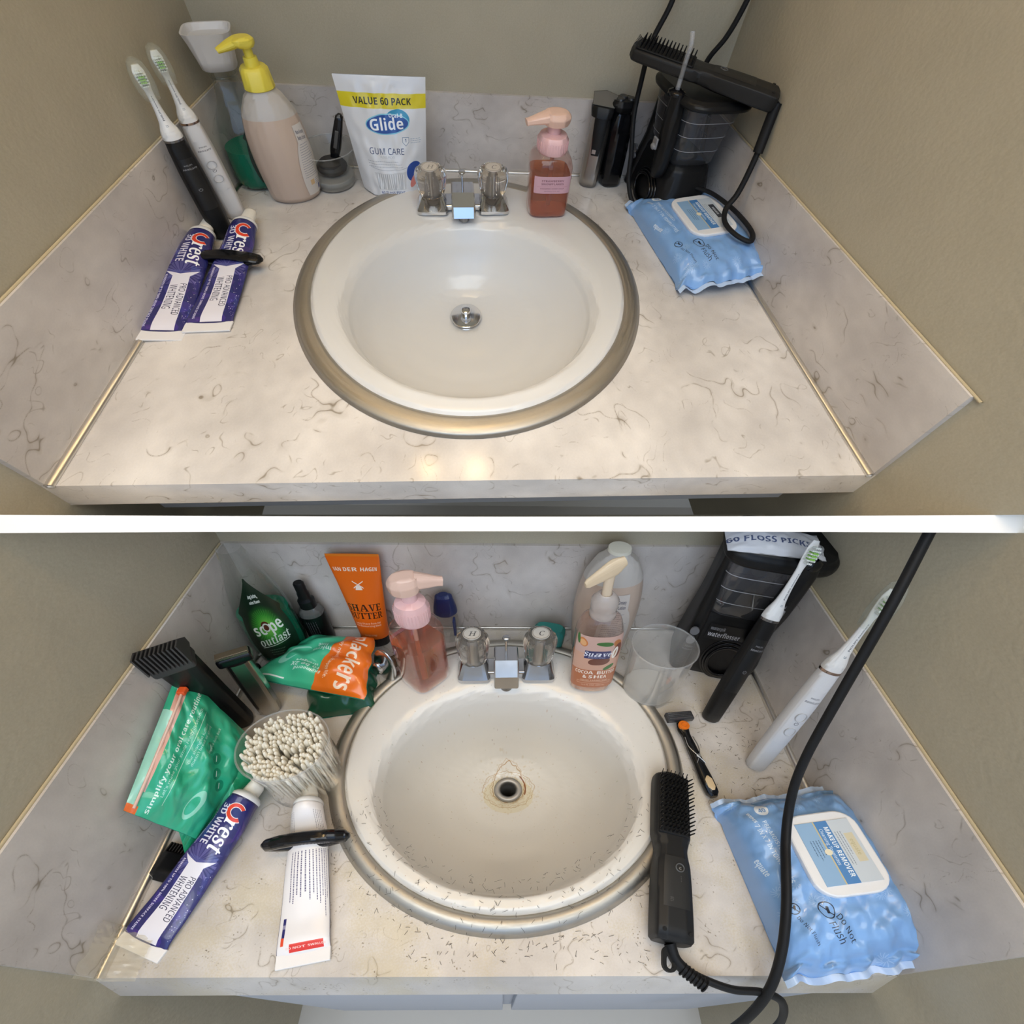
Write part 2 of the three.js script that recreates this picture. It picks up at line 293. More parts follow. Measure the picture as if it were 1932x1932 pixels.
// sinks
for (const room of ['U', 'L']) {
  const isU = room === 'U', [sx, sz] = RING[room], dx = isU ? -0.0125 : 0.003, dz = isU ? -0.018 : -0.014;
  const t = new Thing(room, 'sink', isU ? 'clean round white porcelain sink with a steel rim ring' : 'dirty round white porcelain sink with rust rings around the open drain', 'sink', [sx, 0, sz]);
  const secs = [[0.001, 0.2295, 0.2295], [0.0075, 0.227, 0.227], [0.0105, 0.222, 0.222], [0.0105, 0.205, 0.202, 2, 0, 0.008], [0.0085, 0.186, 0.176, 2, 0, 0.03], [0.004, 0.179, 0.164, 2, 0, 0.040], [-0.006, 0.174, 0.157, 2, 0, 0.042], [-0.03, 0.166, 0.148, 2, 0, 0.041], [-0.065, 0.147, 0.130, 2, dx * 0.3, 0.032], [-0.095, 0.117, 0.103, 2, dx * 0.6, 0.018], [-0.114, 0.08, 0.072, 2, dx, 0.0], [-0.123, 0.045, 0.042, 2, dx, dz], [-0.128, 0.0235, 0.0235, 2, dx, dz]];
  const g = loftOpen(smoothSecs(secs, 4), 96);
  let pm = PORCELAIN;
  if (!isU) {
    const S = 1024, tex = canvasTex(S, S, (x, w) => {
      x.fillStyle = '#dcd8d1'; x.fillRect(0, 0, w, w);
      const cx = (0.5 + dx / 0.5) * w, cy = (0.5 + dz / 0.5) * w, px = w / 0.5;
      const ring = (rx, ry, col, lw, wob, oy = 0, open = 0) => { x.strokeStyle = col; x.lineWidth = lw; x.beginPath(); for (let i = 0; i <= 120; i++) { const a = i / 120 * Math.PI * 2, k = 1 + wob * noise(Math.cos(a) * 2.2 + rx * 90, Math.sin(a) * 2.2) + wob * 0.6 * noise(Math.cos(a) * 7, Math.sin(a) * 7 + ry * 50), up = Math.max(0, -Math.sin(a)) ** 1.6 * open; const X = cx + Math.cos(a) * rx * px * k * (1 + 0.10 * up), Y = cy + oy * px + Math.sin(a) * ry * px * k * (1 + up); i ? x.lineTo(X, Y) : x.moveTo(X, Y); } x.closePath(); x.stroke(); };
      x.fillStyle = 'rgba(205,180,110,0.22)'; x.beginPath(); x.ellipse(cx, cy + 0.012 * px, 0.043 * px, 0.036 * px, 0, 0, 7); x.fill();
      for (let i = 0; i < 500; i++) { const a = rnd() * 6.28, r = (0.026 + 0.05 * rnd() * rnd()) * px; x.fillStyle = `rgba(170,135,70,${0.05 + 0.1 * rnd()})`; x.beginPath(); x.arc(cx + Math.cos(a) * r, cy + Math.sin(a) * r, 1 + 3 * rnd(), 0, 7); x.fill(); }
      ring(0.044, 0.036, 'rgba(150,105,50,0.55)', 1.6, 0.05); ring(0.040, 0.033, 'rgba(165,125,70,0.4)', 1.4, 0.06); ring(0.028, 0.026, 'rgba(150,100,45,0.65)', 2.2, 0.06, -0.002, 0.95); ring(0.031, 0.029, 'rgba(165,120,65,0.45)', 1.4, 0.06, -0.003, 0.8);
      x.strokeStyle = 'rgba(120,60,25,0.9)'; x.lineWidth = 4; x.beginPath(); x.moveTo(cx + 0.020 * px, cy - 0.027 * px); x.quadraticCurveTo(cx + 0.034 * px, cy - 0.010 * px, cx + 0.028 * px, cy + 0.010 * px); x.stroke();
      for (let i = 0; i < 900; i++) { x.fillStyle = `rgba(${90 + 80 * rnd() | 0},${75 + 55 * rnd() | 0},${45 + 40 * rnd() | 0},${0.1 + 0.3 * rnd()})`; x.beginPath(); x.arc(rnd() * w, rnd() * w, 0.5 + 1.1 * rnd(), 0, 7); x.fill(); }
    });
    tex.flipY = false; pm = mat(0xffffff, 0.28, 0, { map: tex, clearcoat: 0.25, clearcoatRoughness: 0.18 });
    planar(g, (x, y, z) => [x / 0.5 + 0.5, z / 0.5 + 0.5]);
  }
  t.part('basin', g, pm);
  t.part('rim_ring', lathe([[0.2265, 0.001], [0.2275, 0.006], [0.232, 0.0085], [0.240, 0.0085], [0.247, 0.006], [0.2515, 0.0008], [0.240, 0.0003], [0.2265, 0.001]], 120), STEEL, null, 'grey metal ring around the sink');
  t.part('drain_flange', at(lathe([[0.0125, -0.006], [0.0135, 0.001], [0.0175, 0.0028], [0.0235, 0.0022], [0.0245, -0.001]], 40), dx, -0.1265, dz), isU ? DULLCHROME : mat([0.36, 0.35, 0.34], 0.45, 0.9));
  t.part('drain_pipe', at(lathe([[0.0128, -0.16], [0.0128, 0.0]], 28), dx, -0.132, dz), mat([0.32, 0.31, 0.30], 0.5, 0.6));
  t.part('drain_bottom', at(cyl(0.0128, 0.0128, 0.002), dx, -0.292, dz), mat([0.32, 0.31, 0.30], 0.6, 0.6));
  if (isU) {
    const st = t.part('drain_stopper', at(lathe([[0.0, 0.004], [0.0245, 0.004], [0.0262, 0.0022], [0.0262, 0.0008], [0.012, -0.002], [0.0, -0.002]], 40), dx, -0.121, dz), CHROME, null, 'polished round drain stopper');
    t.part('knob', at(lathe([[0.0, 0.017], [0.006, 0.017], [0.0085, 0.0155], [0.0095, 0.012], [0.0085, 0.0085], [0.0065, 0.007], [0.0068, 0.0]], 28), dx, -0.117, dz), CHROME, st);
  }
}
function loftOpen(secs, seg) { return loft(secs, seg, 0); }
// faucets
for (const room of ['U', 'L']) {
  const isU = room === 'U', C = isU ? CHROME : DULLCHROME, [fx, fz] = isU ? [-0.035, -0.447] : [0.004, -0.449];
  const t = new Thing(room, 'faucet', isU ? 'polished chrome faucet with two clear acrylic knobs on the clean sink' : 'water-spotted chrome faucet with two clear acrylic knobs on the dirty sink', 'faucet', [fx, 0.0105, fz], { turn: isU ? 0.06 : 0.02 });
  const wedge = (x, w) => loft([[0, w / 2, 0.025, 7, x, 0], [0.006, w / 2, 0.025, 7, x, 0], [0.020, w / 2 - 0.007, 0.012, 7, x, -0.006], [0.022, w / 2 - 0.0085, 0.010, 7, x, -0.006]], 40);
  t.part('base', join(wedge(-0.052, 0.053), wedge(0.052, 0.053), at(rbox(0.12, 0.012, 0.036, 0.003), 0, 0.0062, -0.004)), C);
  const spout = new THREE.ExtrudeGeometry(new THREE.Shape([[-0.02, 0.0], [-0.022, 0.030], [0.012, 0.034], [0.036, 0.024], [0.040, 0.009], [0.026, 0.004], [0.018, 0.0]].map(([a, b]) => new THREE.Vector2(a, b))), { depth: 0.033, bevelEnabled: true, bevelSize: 0.003, bevelThickness: 0.003, bevelSegments: 3 }).translate(0, 0, -0.0165).rotateY(-Math.PI / 2);
  t.part('spout', spout, C);
  t.part('aerator', at(cyl(0.009, 0.0095, 0.011), 0, 0.0, 0.029), mat([0.25, 0.25, 0.25], 0.4, 1));
  t.part('lift_rod', join(at(cyl(0.002, 0.002, 0.03, 10), 0, 0.043, -0.014), at(lathe([[0.0, 0.006], [0.0055, 0.006], [0.0062, 0.004], [0.003, 0.0]], 18), 0, 0.055, -0.014)), C);
  for (const [s, ch] of [[-1, 'H'], [1, 'C']]) {
    const pr = [[0.021, 0.015, 0.015, 2], [0.026, 0.021, 0.021, 2], [0.036, 0.0235, 0.0235, 2], [0.050, 0.0255, 0.0255, 2], [0.062, 0.0265, 0.0265, 2], [0.070, 0.0235, 0.0235, 2], [0.073, 0.018, 0.018, 2]];
    const kn = loft(smoothSecs(pr, 3), 64), p = kn.attributes.position;
    for (let i = 0; i < p.count; i++) { const x = p.getX(i), z = p.getZ(i), y = p.getY(i), a = Math.atan2(x, z), k = y > 0.028 && y < 0.072 ? 1 - 0.085 * Math.max(0, Math.cos(a * 6)) ** 2 : 1; p.setX(i, x * k + s * 0.052); p.setZ(i, z * k - 0.006); }
    kn.computeVertexNormals();
    const h = t.part('handle', kn, ACRYLIC, null, 'clear fluted acrylic tap knob');
    t.part('stem', at(lathe([[0.0, 0.064], [0.0065, 0.064], [0.0075, 0.03], [0.010, 0.0215], [0.0, 0.0215]], 20), s * 0.052, 0, -0.006), mat([0.45, 0.42, 0.38], 0.35, 0.8), h);
    const face = print(128, 128, (x, w) => { x.fillStyle = isU ? '#cfc6bb' : '#c9c3ba'; x.fillRect(0, 0, w, w); x.strokeStyle = '#8d8378'; x.lineWidth = 5; x.beginPath(); x.arc(64, 64, 58, 0, 7); x.stroke(); words(x, ch, 64, 68, 66, isU ? '#7f776e' : '#3c3a3a', { font: 'serif', italic: true, bold: false }); });
    t.part('cap_disc', at(planar(at(new THREE.CylinderGeometry(0.0138, 0.0138, 0.0016, 32)), (x, y, z) => [x / 0.0276 + 0.5, -z / 0.0276 + 0.5]), s * 0.052, 0.0742, -0.006), face, h, `knob cap marked ${ch}`);
  }
}

// ---------------------------------------------------------------- the bathroom around the alcoves, and its lights
{
  const box = (x0, x1, y0, y1, z0, z1) => new THREE.BoxGeometry(x1 - x0, y1 - y0, z1 - z0).translate((x0 + x1) / 2, (y0 + y1) / 2, (z0 + z1) / 2);
  structure('floor', box(-1.3, 1.3, -0.05, 0, -1.6, 1.9), mat([0.55, 0.52, 0.48], 0.6), 'tan bathroom floor');
  structure('ceiling', box(-1.3, 1.3, 2.5, 2.55, -1.6, 1.9), CEIL, 'white bathroom ceiling');
  for (const s of [-1, 1]) structure(s < 0 ? 'wall_left' : 'wall_right', box(s * 1.28 - 0.03, s * 1.28 + 0.03, 0, 2.5, -1.6, 1.9), OUTER, `outer ${s < 0 ? 'left' : 'right'} bathroom wall, beige paint`);
  structure('wall_back', box(-1.3, 1.3, 0, 2.5, -1.63, -1.57), OUTER, 'outer back bathroom wall, beige paint');
  const wx = 0.95, y0 = 0.95, y1 = 2.30, zf = 1.88;
  structure('wall_front', join(box(-1.3, -wx, 0, 2.5, zf, zf + 0.06), box(wx, 1.3, 0, 2.5, zf, zf + 0.06), box(-wx, wx, 0, y0, zf, zf + 0.06), box(-wx, wx, y1, 2.5, zf, zf + 0.06)), OUTER, 'bathroom wall with the window, beige paint');
  const win = structure('window_1', join(box(-wx, wx, y0, y0 + 0.04, zf - 0.01, zf + 0.05), box(-wx, wx, y1 - 0.04, y1, zf - 0.01, zf + 0.05), box(-wx, -wx + 0.04, y0, y1, zf - 0.01, zf + 0.05), box(wx - 0.04, wx, y0, y1, zf - 0.01, zf + 0.05), box(-0.02, 0.02, y0, y1, zf, zf + 0.05)), WHITEPLASTIC, 'white framed window with daylight');
  const pane = shadow(new THREE.Mesh(box(-wx, wx, y0, y1, zf + 0.02, zf + 0.026), mat([0.5, 0.55, 0.6], 0.6, 0, { emissive: COOL, emissiveIntensity: LEVEL.window * 0.35 }))); pane.name = 'window_pane'; win.add(pane);
  const wl = new THREE.RectAreaLight(COOL, LEVEL.window, wx * 2 - 0.1, y1 - y0 - 0.1); wl.position.set(0, (y0 + y1) / 2, zf - 0.02); wl.rotation.set(0, 0, 0); scene.add(wl);   // shines along -z
  // daylight skylight in the ceiling behind the viewer
  const sk = structure('window_2', join(box(-0.95, 0.95, 2.47, 2.5, 0.15, 0.20), box(-0.95, 0.95, 2.47, 2.5, 1.60, 1.65), box(-0.95, -0.90, 2.47, 2.5, 0.20, 1.60), box(0.90, 0.95, 2.47, 2.5, 0.20, 1.60)), WHITEPLASTIC, 'white framed skylight in the ceiling');
  const sp2 = shadow(new THREE.Mesh(box(-0.90, 0.90, 2.488, 2.494, 0.20, 1.60), mat([0.5, 0.55, 0.6], 0.6, 0, { emissive: DAY, emissiveIntensity: LEVEL.panel * 0.5 }))); sp2.name = 'window_pane'; sk.add(sp2);
  const sl = new THREE.RectAreaLight(DAY, LEVEL.panel, 1.8, 1.4); sl.position.set(0, 2.465, 0.90); sl.rotation.set(-Math.PI / 2, 0, 0); scene.add(sl);
  // two-globe vanity bar above the mirror cabinet of the tidy vanity
  const mc = new Thing('U', 'mirror_cabinet', 'mirrored wall cabinet above the tidy vanity', 'cabinet', [-0.02, 0.62, -0.535]);
  mc.part('body', at(rbox(0.66, 0.46, 0.086, 0.004), 0, 0.23, 0), WHITEPLASTIC);
  mc.part('mirror', at(rbox(0.62, 0.42, 0.004, 0.001), 0, 0.23, 0.0445), mat([0.85, 0.86, 0.86], 0.03, 1));
  const vb = new Thing('U', 'vanity_light', 'chrome vanity light bar with two warm globes', 'lamp', [-0.12, 1.21, -0.58]);
  vb.part('bar', at(rbox(0.34, 0.08, 0.03, 0.006), 0, 0, 0.017), CHROME);
  for (const x of [-0.088, 0.088]) {
    vb.part('socket', at(cyl(0.016, 0.02, 0.03).rotateX(Math.PI / 2), x, 0, 0.04), CHROME);
    vb.part('globe', at(new THREE.SphereGeometry(0.030, 32, 20).scale(1, 1.15, 0.85), x, 0, 0.088), mat([0.9, 0.88, 0.84], 0.4, 0, { emissive: WARM, emissiveIntensity: LEVEL.globe }));
    const p = new THREE.PointLight(WARM, LEVEL.vanity, 0, 2); p.position.copy(toWorld('U', -0.12 + x, 1.21, -0.58 + 0.088)); p.castShadow = true; p.shadow.radius = 2; scene.add(p);
  }
  // ceiling fitting over the cluttered vanity: four opaque shades open downwards
  const cl = new THREE.Group(); cl.name = 'ceiling_light'; cl.position.set(-0.056, 2.5, -0.08); cl.userData = { label: 'row of four shaded ceiling lamps over the cluttered vanity', category: 'lamp' }; scene.add(cl);
  const add = (name, g, m, p = cl) => { const o = shadow(new THREE.Mesh(g, m)); o.name = name; p.add(o); return o; };
  add('canopy', at(rbox(0.76, 0.02, 0.07, 0.006), 0, -0.011, 0), CHROME);
  for (const x of [-0.325, -0.085, 0.085, 0.325]) {
    add('rod', at(cyl(0.006, 0.006, 0.03), x, -0.03, 0), CHROME);
    add('shade', at(lathe([[0.012, 0.0], [0.05, -0.02], [0.058, -0.12], [0.056, -0.12], [0.047, -0.024], [0.012, -0.006]], 32), x, -0.04, 0), mat([0.8, 0.8, 0.78], 0.5));
    add('bulb', at(new THREE.SphereGeometry(0.034, 24, 16), x, -0.10, 0), mat([0.9, 0.88, 0.84], 0.4, 0, { emissive: WARM, emissiveIntensity: LEVEL.globe * 0.4 }));
    const sp = new THREE.SpotLight(WARM, LEVEL.ceiling, 0, 0.62, 1, 2); sp.position.set(-0.056 + x, 2.5 - 0.15, -0.08); sp.target.position.set(-0.056 + x, 0, -0.08); sp.castShadow = true; sp.shadow.radius = 2; scene.add(sp); scene.add(sp.target);
  }
}

// ---------------------------------------------------------------- kinds of things that both vanities hold
const PINK = mat([0.80, 0.50, 0.50], 0.32), PEACH = mat([0.82, 0.55, 0.44], 0.34);
function soapDispenser(room, label, pos, turn, spoutTurn) {
  const t = new Thing(room, 'soap_dispenser', label, 'soap dispenser', pos, { turn });
  const secs = smoothSecs([[0, 0.030, 0.026, 4.5], [0.004, 0.033, 0.029, 4.5], [0.05, 0.034, 0.030, 4.5], [0.094, 0.034, 0.030, 4.5], [0.108, 0.030, 0.027, 4], [0.116, 0.022, 0.021, 3], [0.120, 0.019, 0.019, 2]], 3);
  const b = t.part('bottle', loft(secs, 48, 1), mat([0.92, 0.80, 0.78], 0.015, 0, { transmission: 0.98, thickness: 0, ior: 1.45 }), null, 'clear square bottle');
  t.part('liquid_soap', loft([[0.003, 0.0315, 0.0275, 4.5], [0.006, 0.032, 0.028, 4.5], [0.079, 0.0325, 0.0285, 4.5]], 48), mat([0.85, 0.42, 0.24], 0.03, 0, { transmission: 0.8, thickness: 0.03, ior: 1.15, attenuationColor: new THREE.Color().setRGB(0.70, 0.36, 0.14), attenuationDistance: 0.055 }), b, 'amber pink soap');
  t.part('dip_tube', at(cyl(0.0035, 0.0035, 0.1, 12), 0.002, 0.062, 0), mat([0.6, 0.35, 0.25], 0.4), b);
  const lab = print(256, 160, (x, w, h) => { x.fillStyle = '#c99fab'; x.fillRect(0, 0, w, h); words(x, 'STRAWBERRY', 128, 40, 25, '#7a4f5c'); words(x, 'SNOWFLAKES', 128, 68, 25, '#7a4f5c'); x.fillStyle = '#b9848f'; x.fillRect(20, 92, 216, 3); words(x, 'FOAMING HAND SOAP', 128, 112, 16, '#8a5d69'); words(x, 'SAVON 8.75 FL OZ', 128, 138, 14, '#8a5d69', { bold: false }); });
  t.part('label', patch(secs, -0.75, 0.75, 0.052, 0.084, 0.0008, 24, 6), lab, b);
  const c = t.part('collar', loft([[0.114, 0.0235, 0.0235], [0.117, 0.0245, 0.0245], [0.135, 0.0245, 0.0245], [0.142, 0.021, 0.021], [0.145, 0.012, 0.012]], 40), PINK);
  t.part('ribs', join(...Array.from({ length: 36 }, (_, i) => at(new THREE.BoxGeometry(0.001, 0.016, 0.001), 0, 0.127, 0.0246).rotateY(i / 36 * Math.PI * 2))), PINK, c);
  t.part('neck', at(cyl(0.0105, 0.0105, 0.024), 0, 0.151, 0), PINK);
  const head = loft(smoothSecs([[0, 0.019, 0.016, 2, -0.003, 0], [0.004, 0.021, 0.018, 2, -0.003, 0], [0.013, 0.022, 0.018, 2, -0.003, 0], [0.020, 0.018, 0.015, 2, -0.001, 0], [0.0225, 0.006, 0.005, 2, 0, 0]], 3), 36);
  const nose = loft(smoothSecs([[0, 0.010, 0.0125, 2.4], [0.018, 0.008, 0.009, 2.4], [0.032, 0.0058, 0.0065, 2.4], [0.037, 0.0055, 0.006, 3]], 3), 20).rotateZ(-Math.PI / 2 - 0.16).translate(0.010, 0.0125, 0);
  t.part('pump_head', join(head, nose).rotateY(spoutTurn - turn).translate(0, 0.158, 0), PEACH, null, 'peach pump head');
  return t;
}
function toothbrush(room, label, pos, dir, front, { black, cover, kind }) {
  const t = new Thing(room, 'electric_toothbrush', label, 'toothbrush', pos, { q: aim(dir, front) });
  const hm = black ? mat([0.006, 0.006, 0.0065], 0.45, 0, { specularIntensity: 0.6 }) : mat([0.72, 0.72, 0.74], 0.35);
  const secs = smoothSecs([[0, 0.0118, 0.0118], [0.003, 0.0138, 0.0138], [0.05, 0.0150, 0.0150], [0.11, 0.0145, 0.0145], [0.146, 0.0128, 0.0128], [0.158, 0.0118, 0.0118]], 4);
  const h = t.part('handle', loft(secs, 32), hm);
  const ink = black ? '#8d8d90' : '#6d6d74', bg = black ? '#0a0a0b' : '#dcdcdf';
  t.part('handle_print', patch(secs, -0.75, 0.75, 0.055, 0.135, 0.0004, 14, 12), print(128, 512, (x, w, H) => { x.fillStyle = bg; x.fillRect(0, 0, w, H); words(x, 'PHILIPS', 64, 60, 17, ink); words(x, 'sonicare', 64, 92, 27, ink, { italic: true }); x.strokeStyle = ink; x.lineWidth = 4; x.beginPath(); x.arc(64, 300, 13, -1.1, 4.2); x.moveTo(64, 283); x.lineTo(64, 298); x.stroke(); }, black ? 0.45 : 0.35), h);
  if (!black) for (const y of [0.075, 0.098]) t.part('button', at(torus(0.0062, 0.0006, 24), 0, y, 0.0152), mat([0.55, 0.55, 0.57], 0.4), h);
  t.part('metal_ring', at(cyl(0.0122, 0.0122, 0.003, 28), 0, 0.1595, 0), mat(black ? [0.25, 0.25, 0.26] : [0.45, 0.33, 0.27], 0.2, 1));
  const nk = smoothSecs([[0.161, 0.0118, 0.0118], [0.170, 0.0108, 0.0108], [0.182, 0.0068, 0.0065], [0.200, 0.0046, 0.0044], [0.222, 0.0040, 0.0036], [0.229, 0.0052, 0.0034], [0.246, 0.0062, 0.0030], [0.254, 0.0038, 0.0022]], 3);
  const b = t.part('brush_neck', loft(nk, 24), WHITEPLASTIC, null, 'white brush head');
  t.part('neck_print', patch(nk, -0.7, 0.7, 0.172, 0.218, 0.0003, 6, 10), print(64, 256, (x, w, H) => { x.fillStyle = '#e6e6e6'; x.fillRect(0, 0, w, H); words(x, 'PHILIPS sonicare', 32, 90, 22, '#50545e', { rot: -Math.PI / 2 }); words(x, '((', 32, 215, 22, '#7b8794', { rot: -Math.PI / 2 }); }), b);
  const tuft = []; for (let i = -2; i <= 2; i++) for (let j = 0; j < 6; j++) { const x = i * 0.0022, y = 0.2305 + j * 0.0034; if (Math.abs(i) === 2 && (j === 0 || j === 5)) continue; tuft.push(at(cyl(0.0009, 0.0010, 0.0095, 6).rotateX(Math.PI / 2), x, y, 0.0072)); }
  t.stuff('bristles', join(...tuft), mat([0.86, 0.90, 0.86], 0.6), b);
  t.stuff('green_bristles', join(...[-1, 0, 1].flatMap((i) => [0, 1, 2].map((j) => at(cyl(0.0010, 0.0011, 0.0108, 6).rotateX(Math.PI / 2), i * 0.0021, 0.2355 + j * 0.0032, 0.0078)))), mat([0.30, 0.62, 0.12], 0.55), b);
  if (cover) t.part('clear_cover', loft(smoothSecs([[0.214, 0.0085, 0.0105, 3, 0, 0.004], [0.228, 0.0108, 0.0125, 3, 0, 0.005], [0.246, 0.0105, 0.012, 3, 0, 0.005], [0.259, 0.0075, 0.009, 2.4, 0, 0.004], [0.263, 0.003, 0.004, 2, 0, 0.003]], 3), 24, 2), mat([0.93, 0.95, 0.92], 0.12, 0, { transmission: 0.9, thickness: 0, ior: 1.4 }), null, 'clear protective travel cover');
  return t;
}
const tubeFront = print(320, 1024, (x, w, h) => {   // canvas top is the cap end
  x.fillStyle = '#2b2a68'; x.fillRect(0, 0, w, h);
  for (let i = 0; i < 60; i++) { x.fillStyle = `rgba(${50 + 70 * rnd() | 0},${45 + 60 * rnd() | 0},${120 + 80 * rnd() | 0},0.28)`; x.beginPath(); const a = rnd() * w, b = rnd() * h; x.moveTo(a, b); x.lineTo(a + 110 * rnd(), b + 60 * rnd()); x.lineTo(a + 60 * rnd(), b + 150 * rnd()); x.fill(); }
  x.save(); x.translate(w * 0.5, h * 0.475); for (let i = 0; i < 26; i++) { x.rotate(0.24); x.fillStyle = `rgba(200,190,240,${0.14 + 0.18 * rnd()})`; x.beginPath(); x.moveTo(0, 0); x.lineTo(90 + 60 * rnd(), 16); x.lineTo(120, -10 * rnd()); x.fill(); } x.restore();
  x.fillStyle = '#e9e6ee'; x.fillRect(w * 0.40, h * 0.50, w * 0.25, h * 0.5); x.beginPath(); x.moveTo(w * 0.40, h * 0.505); x.lineTo(w * 0.22, h * 0.45); x.lineTo(w * 0.5, h * 0.485); x.lineTo(w * 0.82, h * 0.44); x.lineTo(w * 0.65, h * 0.505); x.fill();
  words(x, 'PRO ADVANCED', w * 0.585, h * 0.72, 42, '#23213f', { rot: Math.PI / 2, bold: false }); words(x, 'WHITENING', w * 0.465, h * 0.70, 42, '#23213f', { rot: Math.PI / 2, bold: false });
  words(x, 'REMOVES UP TO 100% MORE SURFACE STAINS', w * 0.27, h * 0.73, 23, '#dcd8f0', { rot: Math.PI / 2 });
  for (let i = 0; i < 40; i++) { x.fillStyle = `rgba(255,255,255,${0.3 + 0.6 * rnd()})`; x.beginPath(); x.arc(w * (0.72 + 0.2 * rnd()), h * (0.52 + 0.45 * rnd()), 1 + 3 * rnd(), 0, 7); x.fill(); }
  x.strokeStyle = '#f4e9e4'; x.lineWidth = 34; x.beginPath(); x.arc(w * 0.66, h * 0.105, 50, 0.9, 5.6); x.stroke(); x.strokeStyle = '#e2452a'; x.lineWidth = 24; x.beginPath(); x.arc(w * 0.66, h * 0.105, 50, 0.9, 5.6); x.stroke();
  words(x, 'rest', w * 0.645, h * 0.265, 124, '#ffffff', { rot: Math.PI / 2, font: 'serif', italic: true }); words(x, '3D WHITE', w * 0.40, h * 0.215, 66, '#d9d6e6', { rot: Math.PI / 2 }); words(x, 'FLUORIDE ANTICAVITY TOOTHPASTE', w * 0.22, h * 0.22, 19, '#bdb9dd', { rot: Math.PI / 2 });
}, 0.25, { clearcoat: 0.3 });
const tubeBack = print(320, 1024, (x, w, h) => {
  x.fillStyle = '#e6e2e2'; x.fillRect(0, 0, w, h); x.fillStyle = '#2b2a68'; x.fillRect(0, h * 0.30, 22, h * 0.7); x.fillRect(w - 10, h * 0.34, 10, h * 0.66);
  x.save(); x.translate(w * 0.86, h * 0.06); x.rotate(Math.PI / 2); lines(x, 0, 0, 210, 5, 13, '#6b6470', 3); x.restore();
  x.save(); x.translate(w * 0.20, h * 0.06); x.rotate(Math.PI / 2); lines(x, 0, -26, 180, 4, 13, '#6b6470', 3); x.restore();
  x.save(); x.translate(w * 0.88, h * 0.34); x.rotate(Math.PI / 2); lines(x, 0, 0, 480, 12, 17, '#4d4668', 5); x.restore();
  x.fillStyle = '#2b2a68'; x.fillRect(w * 0.20, h * 0.78, 20, h * 0.12); x.fillStyle = '#8d88a5'; x.fillRect(w * 0.20, h * 0.82, 20, 26); x.fillStyle = '#df4a24'; x.fillRect(w * 0.19, h * 0.90, 22, h * 0.05);
  x.fillStyle = '#d8321f'; x.fillRect(w * 0.36, h * 0.945, w * 0.40, h * 0.05); words(x, 'DO NOT SWALLOW', w * 0.56, h * 0.97, 18, '#f0c9c0');
}, 0.3);
function toothpaste(room, label, pos, dir, len, fat, back, roll = 0) {
  const up = V(0, 1, 0).applyAxisAngle(V(...dir).normalize(), roll);
  const t = new Thing(room, 'toothpaste_tube', label, 'toothpaste', pos, { q: aim(dir, up.toArray()) });
  const k = fat, z = (y) => 0.001 + k * Math.min(1, Math.max(0, (y - 0.012) / (len * 0.75)));
  const secs = smoothSecs([[0, 0.028, 0.0010, 2.6, 0, -0.001], [0.013, 0.028, 0.0014, 2.6, 0, 0], [0.02, 0.0275, 0.003, 2.6, 0, 0.002], [len * 0.3, 0.0262, z(len * 0.3) * 0.9, 2.3, 0, z(len * 0.3) * 0.75], [len * 0.6, 0.0242, z(len * 0.6), 2.2, 0, z(len * 0.6)], [len * 0.82, 0.0215, z(len), 2.1, 0, z(len)], [len * 0.93, 0.0190, 0.0160, 2, 0, 0.0165], [len, 0.0172, 0.0165, 2, 0, 0.0172]], 4);
  const bm = mat(back ? [0.76, 0.74, 0.74] : [0.035, 0.033, 0.13], 0.3);
  const b = t.part('tube_body', loft(secs, 40, 1), bm);
  t.part(back ? 'back_print' : 'front_print', patch(secs, -1.52, 1.52, 0.013, len * 0.985, 0.0006, 24, 30), back ? tubeBack : tubeFront, b);
  t.part('crimped_end', at(rbox(0.0575, 0.015, 0.0032, 0.001), 0, 0.0065, -0.0005), mat([0.82, 0.80, 0.79], 0.35), b);
  t.part('shoulder', at(lathe([[0.0175, 0.0], [0.0178, 0.004], [0.0150, 0.008], [0.0085, 0.011]], 32), 0, len - 0.001, 0.0172), WHITEPLASTIC);
  t.part('screw_cap', at(lathe([[0.0, 0.026], [0.0085, 0.026], [0.0093, 0.024], [0.0105, 0.0], [0.0, 0.0]], 28), 0, len + 0.008, 0.0172), CREAM, null, 'ribbed white cap');
  return t;
}
function squeezer(room, label, pos, dir) {
  const t = new Thing(room, 'tube_squeezer', label, 'tube squeezer', pos, { q: aim(dir, [0, 1, 0]) });
  const bar = (s) => loft(smoothSecs([[-0.052, 0.003, 0.003, 2, 0, 0], [-0.047, 0.0078, 0.006, 2, 0, 0], [-0.030, 0.0088, 0.0058, 2, 0, s * 0.004], [0, 0.0088, 0.005, 2, 0, s * 0.0075], [0.030, 0.0088, 0.0058, 2, 0, s * 0.004], [0.047, 0.0078, 0.006, 2, 0, 0], [0.052, 0.003, 0.003, 2, 0, 0]], 3), 18);
  t.part('upper_bar', bar(1), BLACKGLOSS); t.part('lower_bar', bar(-1), BLACKGLOSS);
  return t;
}
function cordThing(room, name, label, pts, r, mtl = RUBBER, n = 80) {
  const o = pts[0]; return solo(room, name, label, 'cord', o, {}, tube(pts.map((p) => [p[0] - o[0], p[1] - o[1], p[2] - o[2]]), r, n, 10), mtl);
}
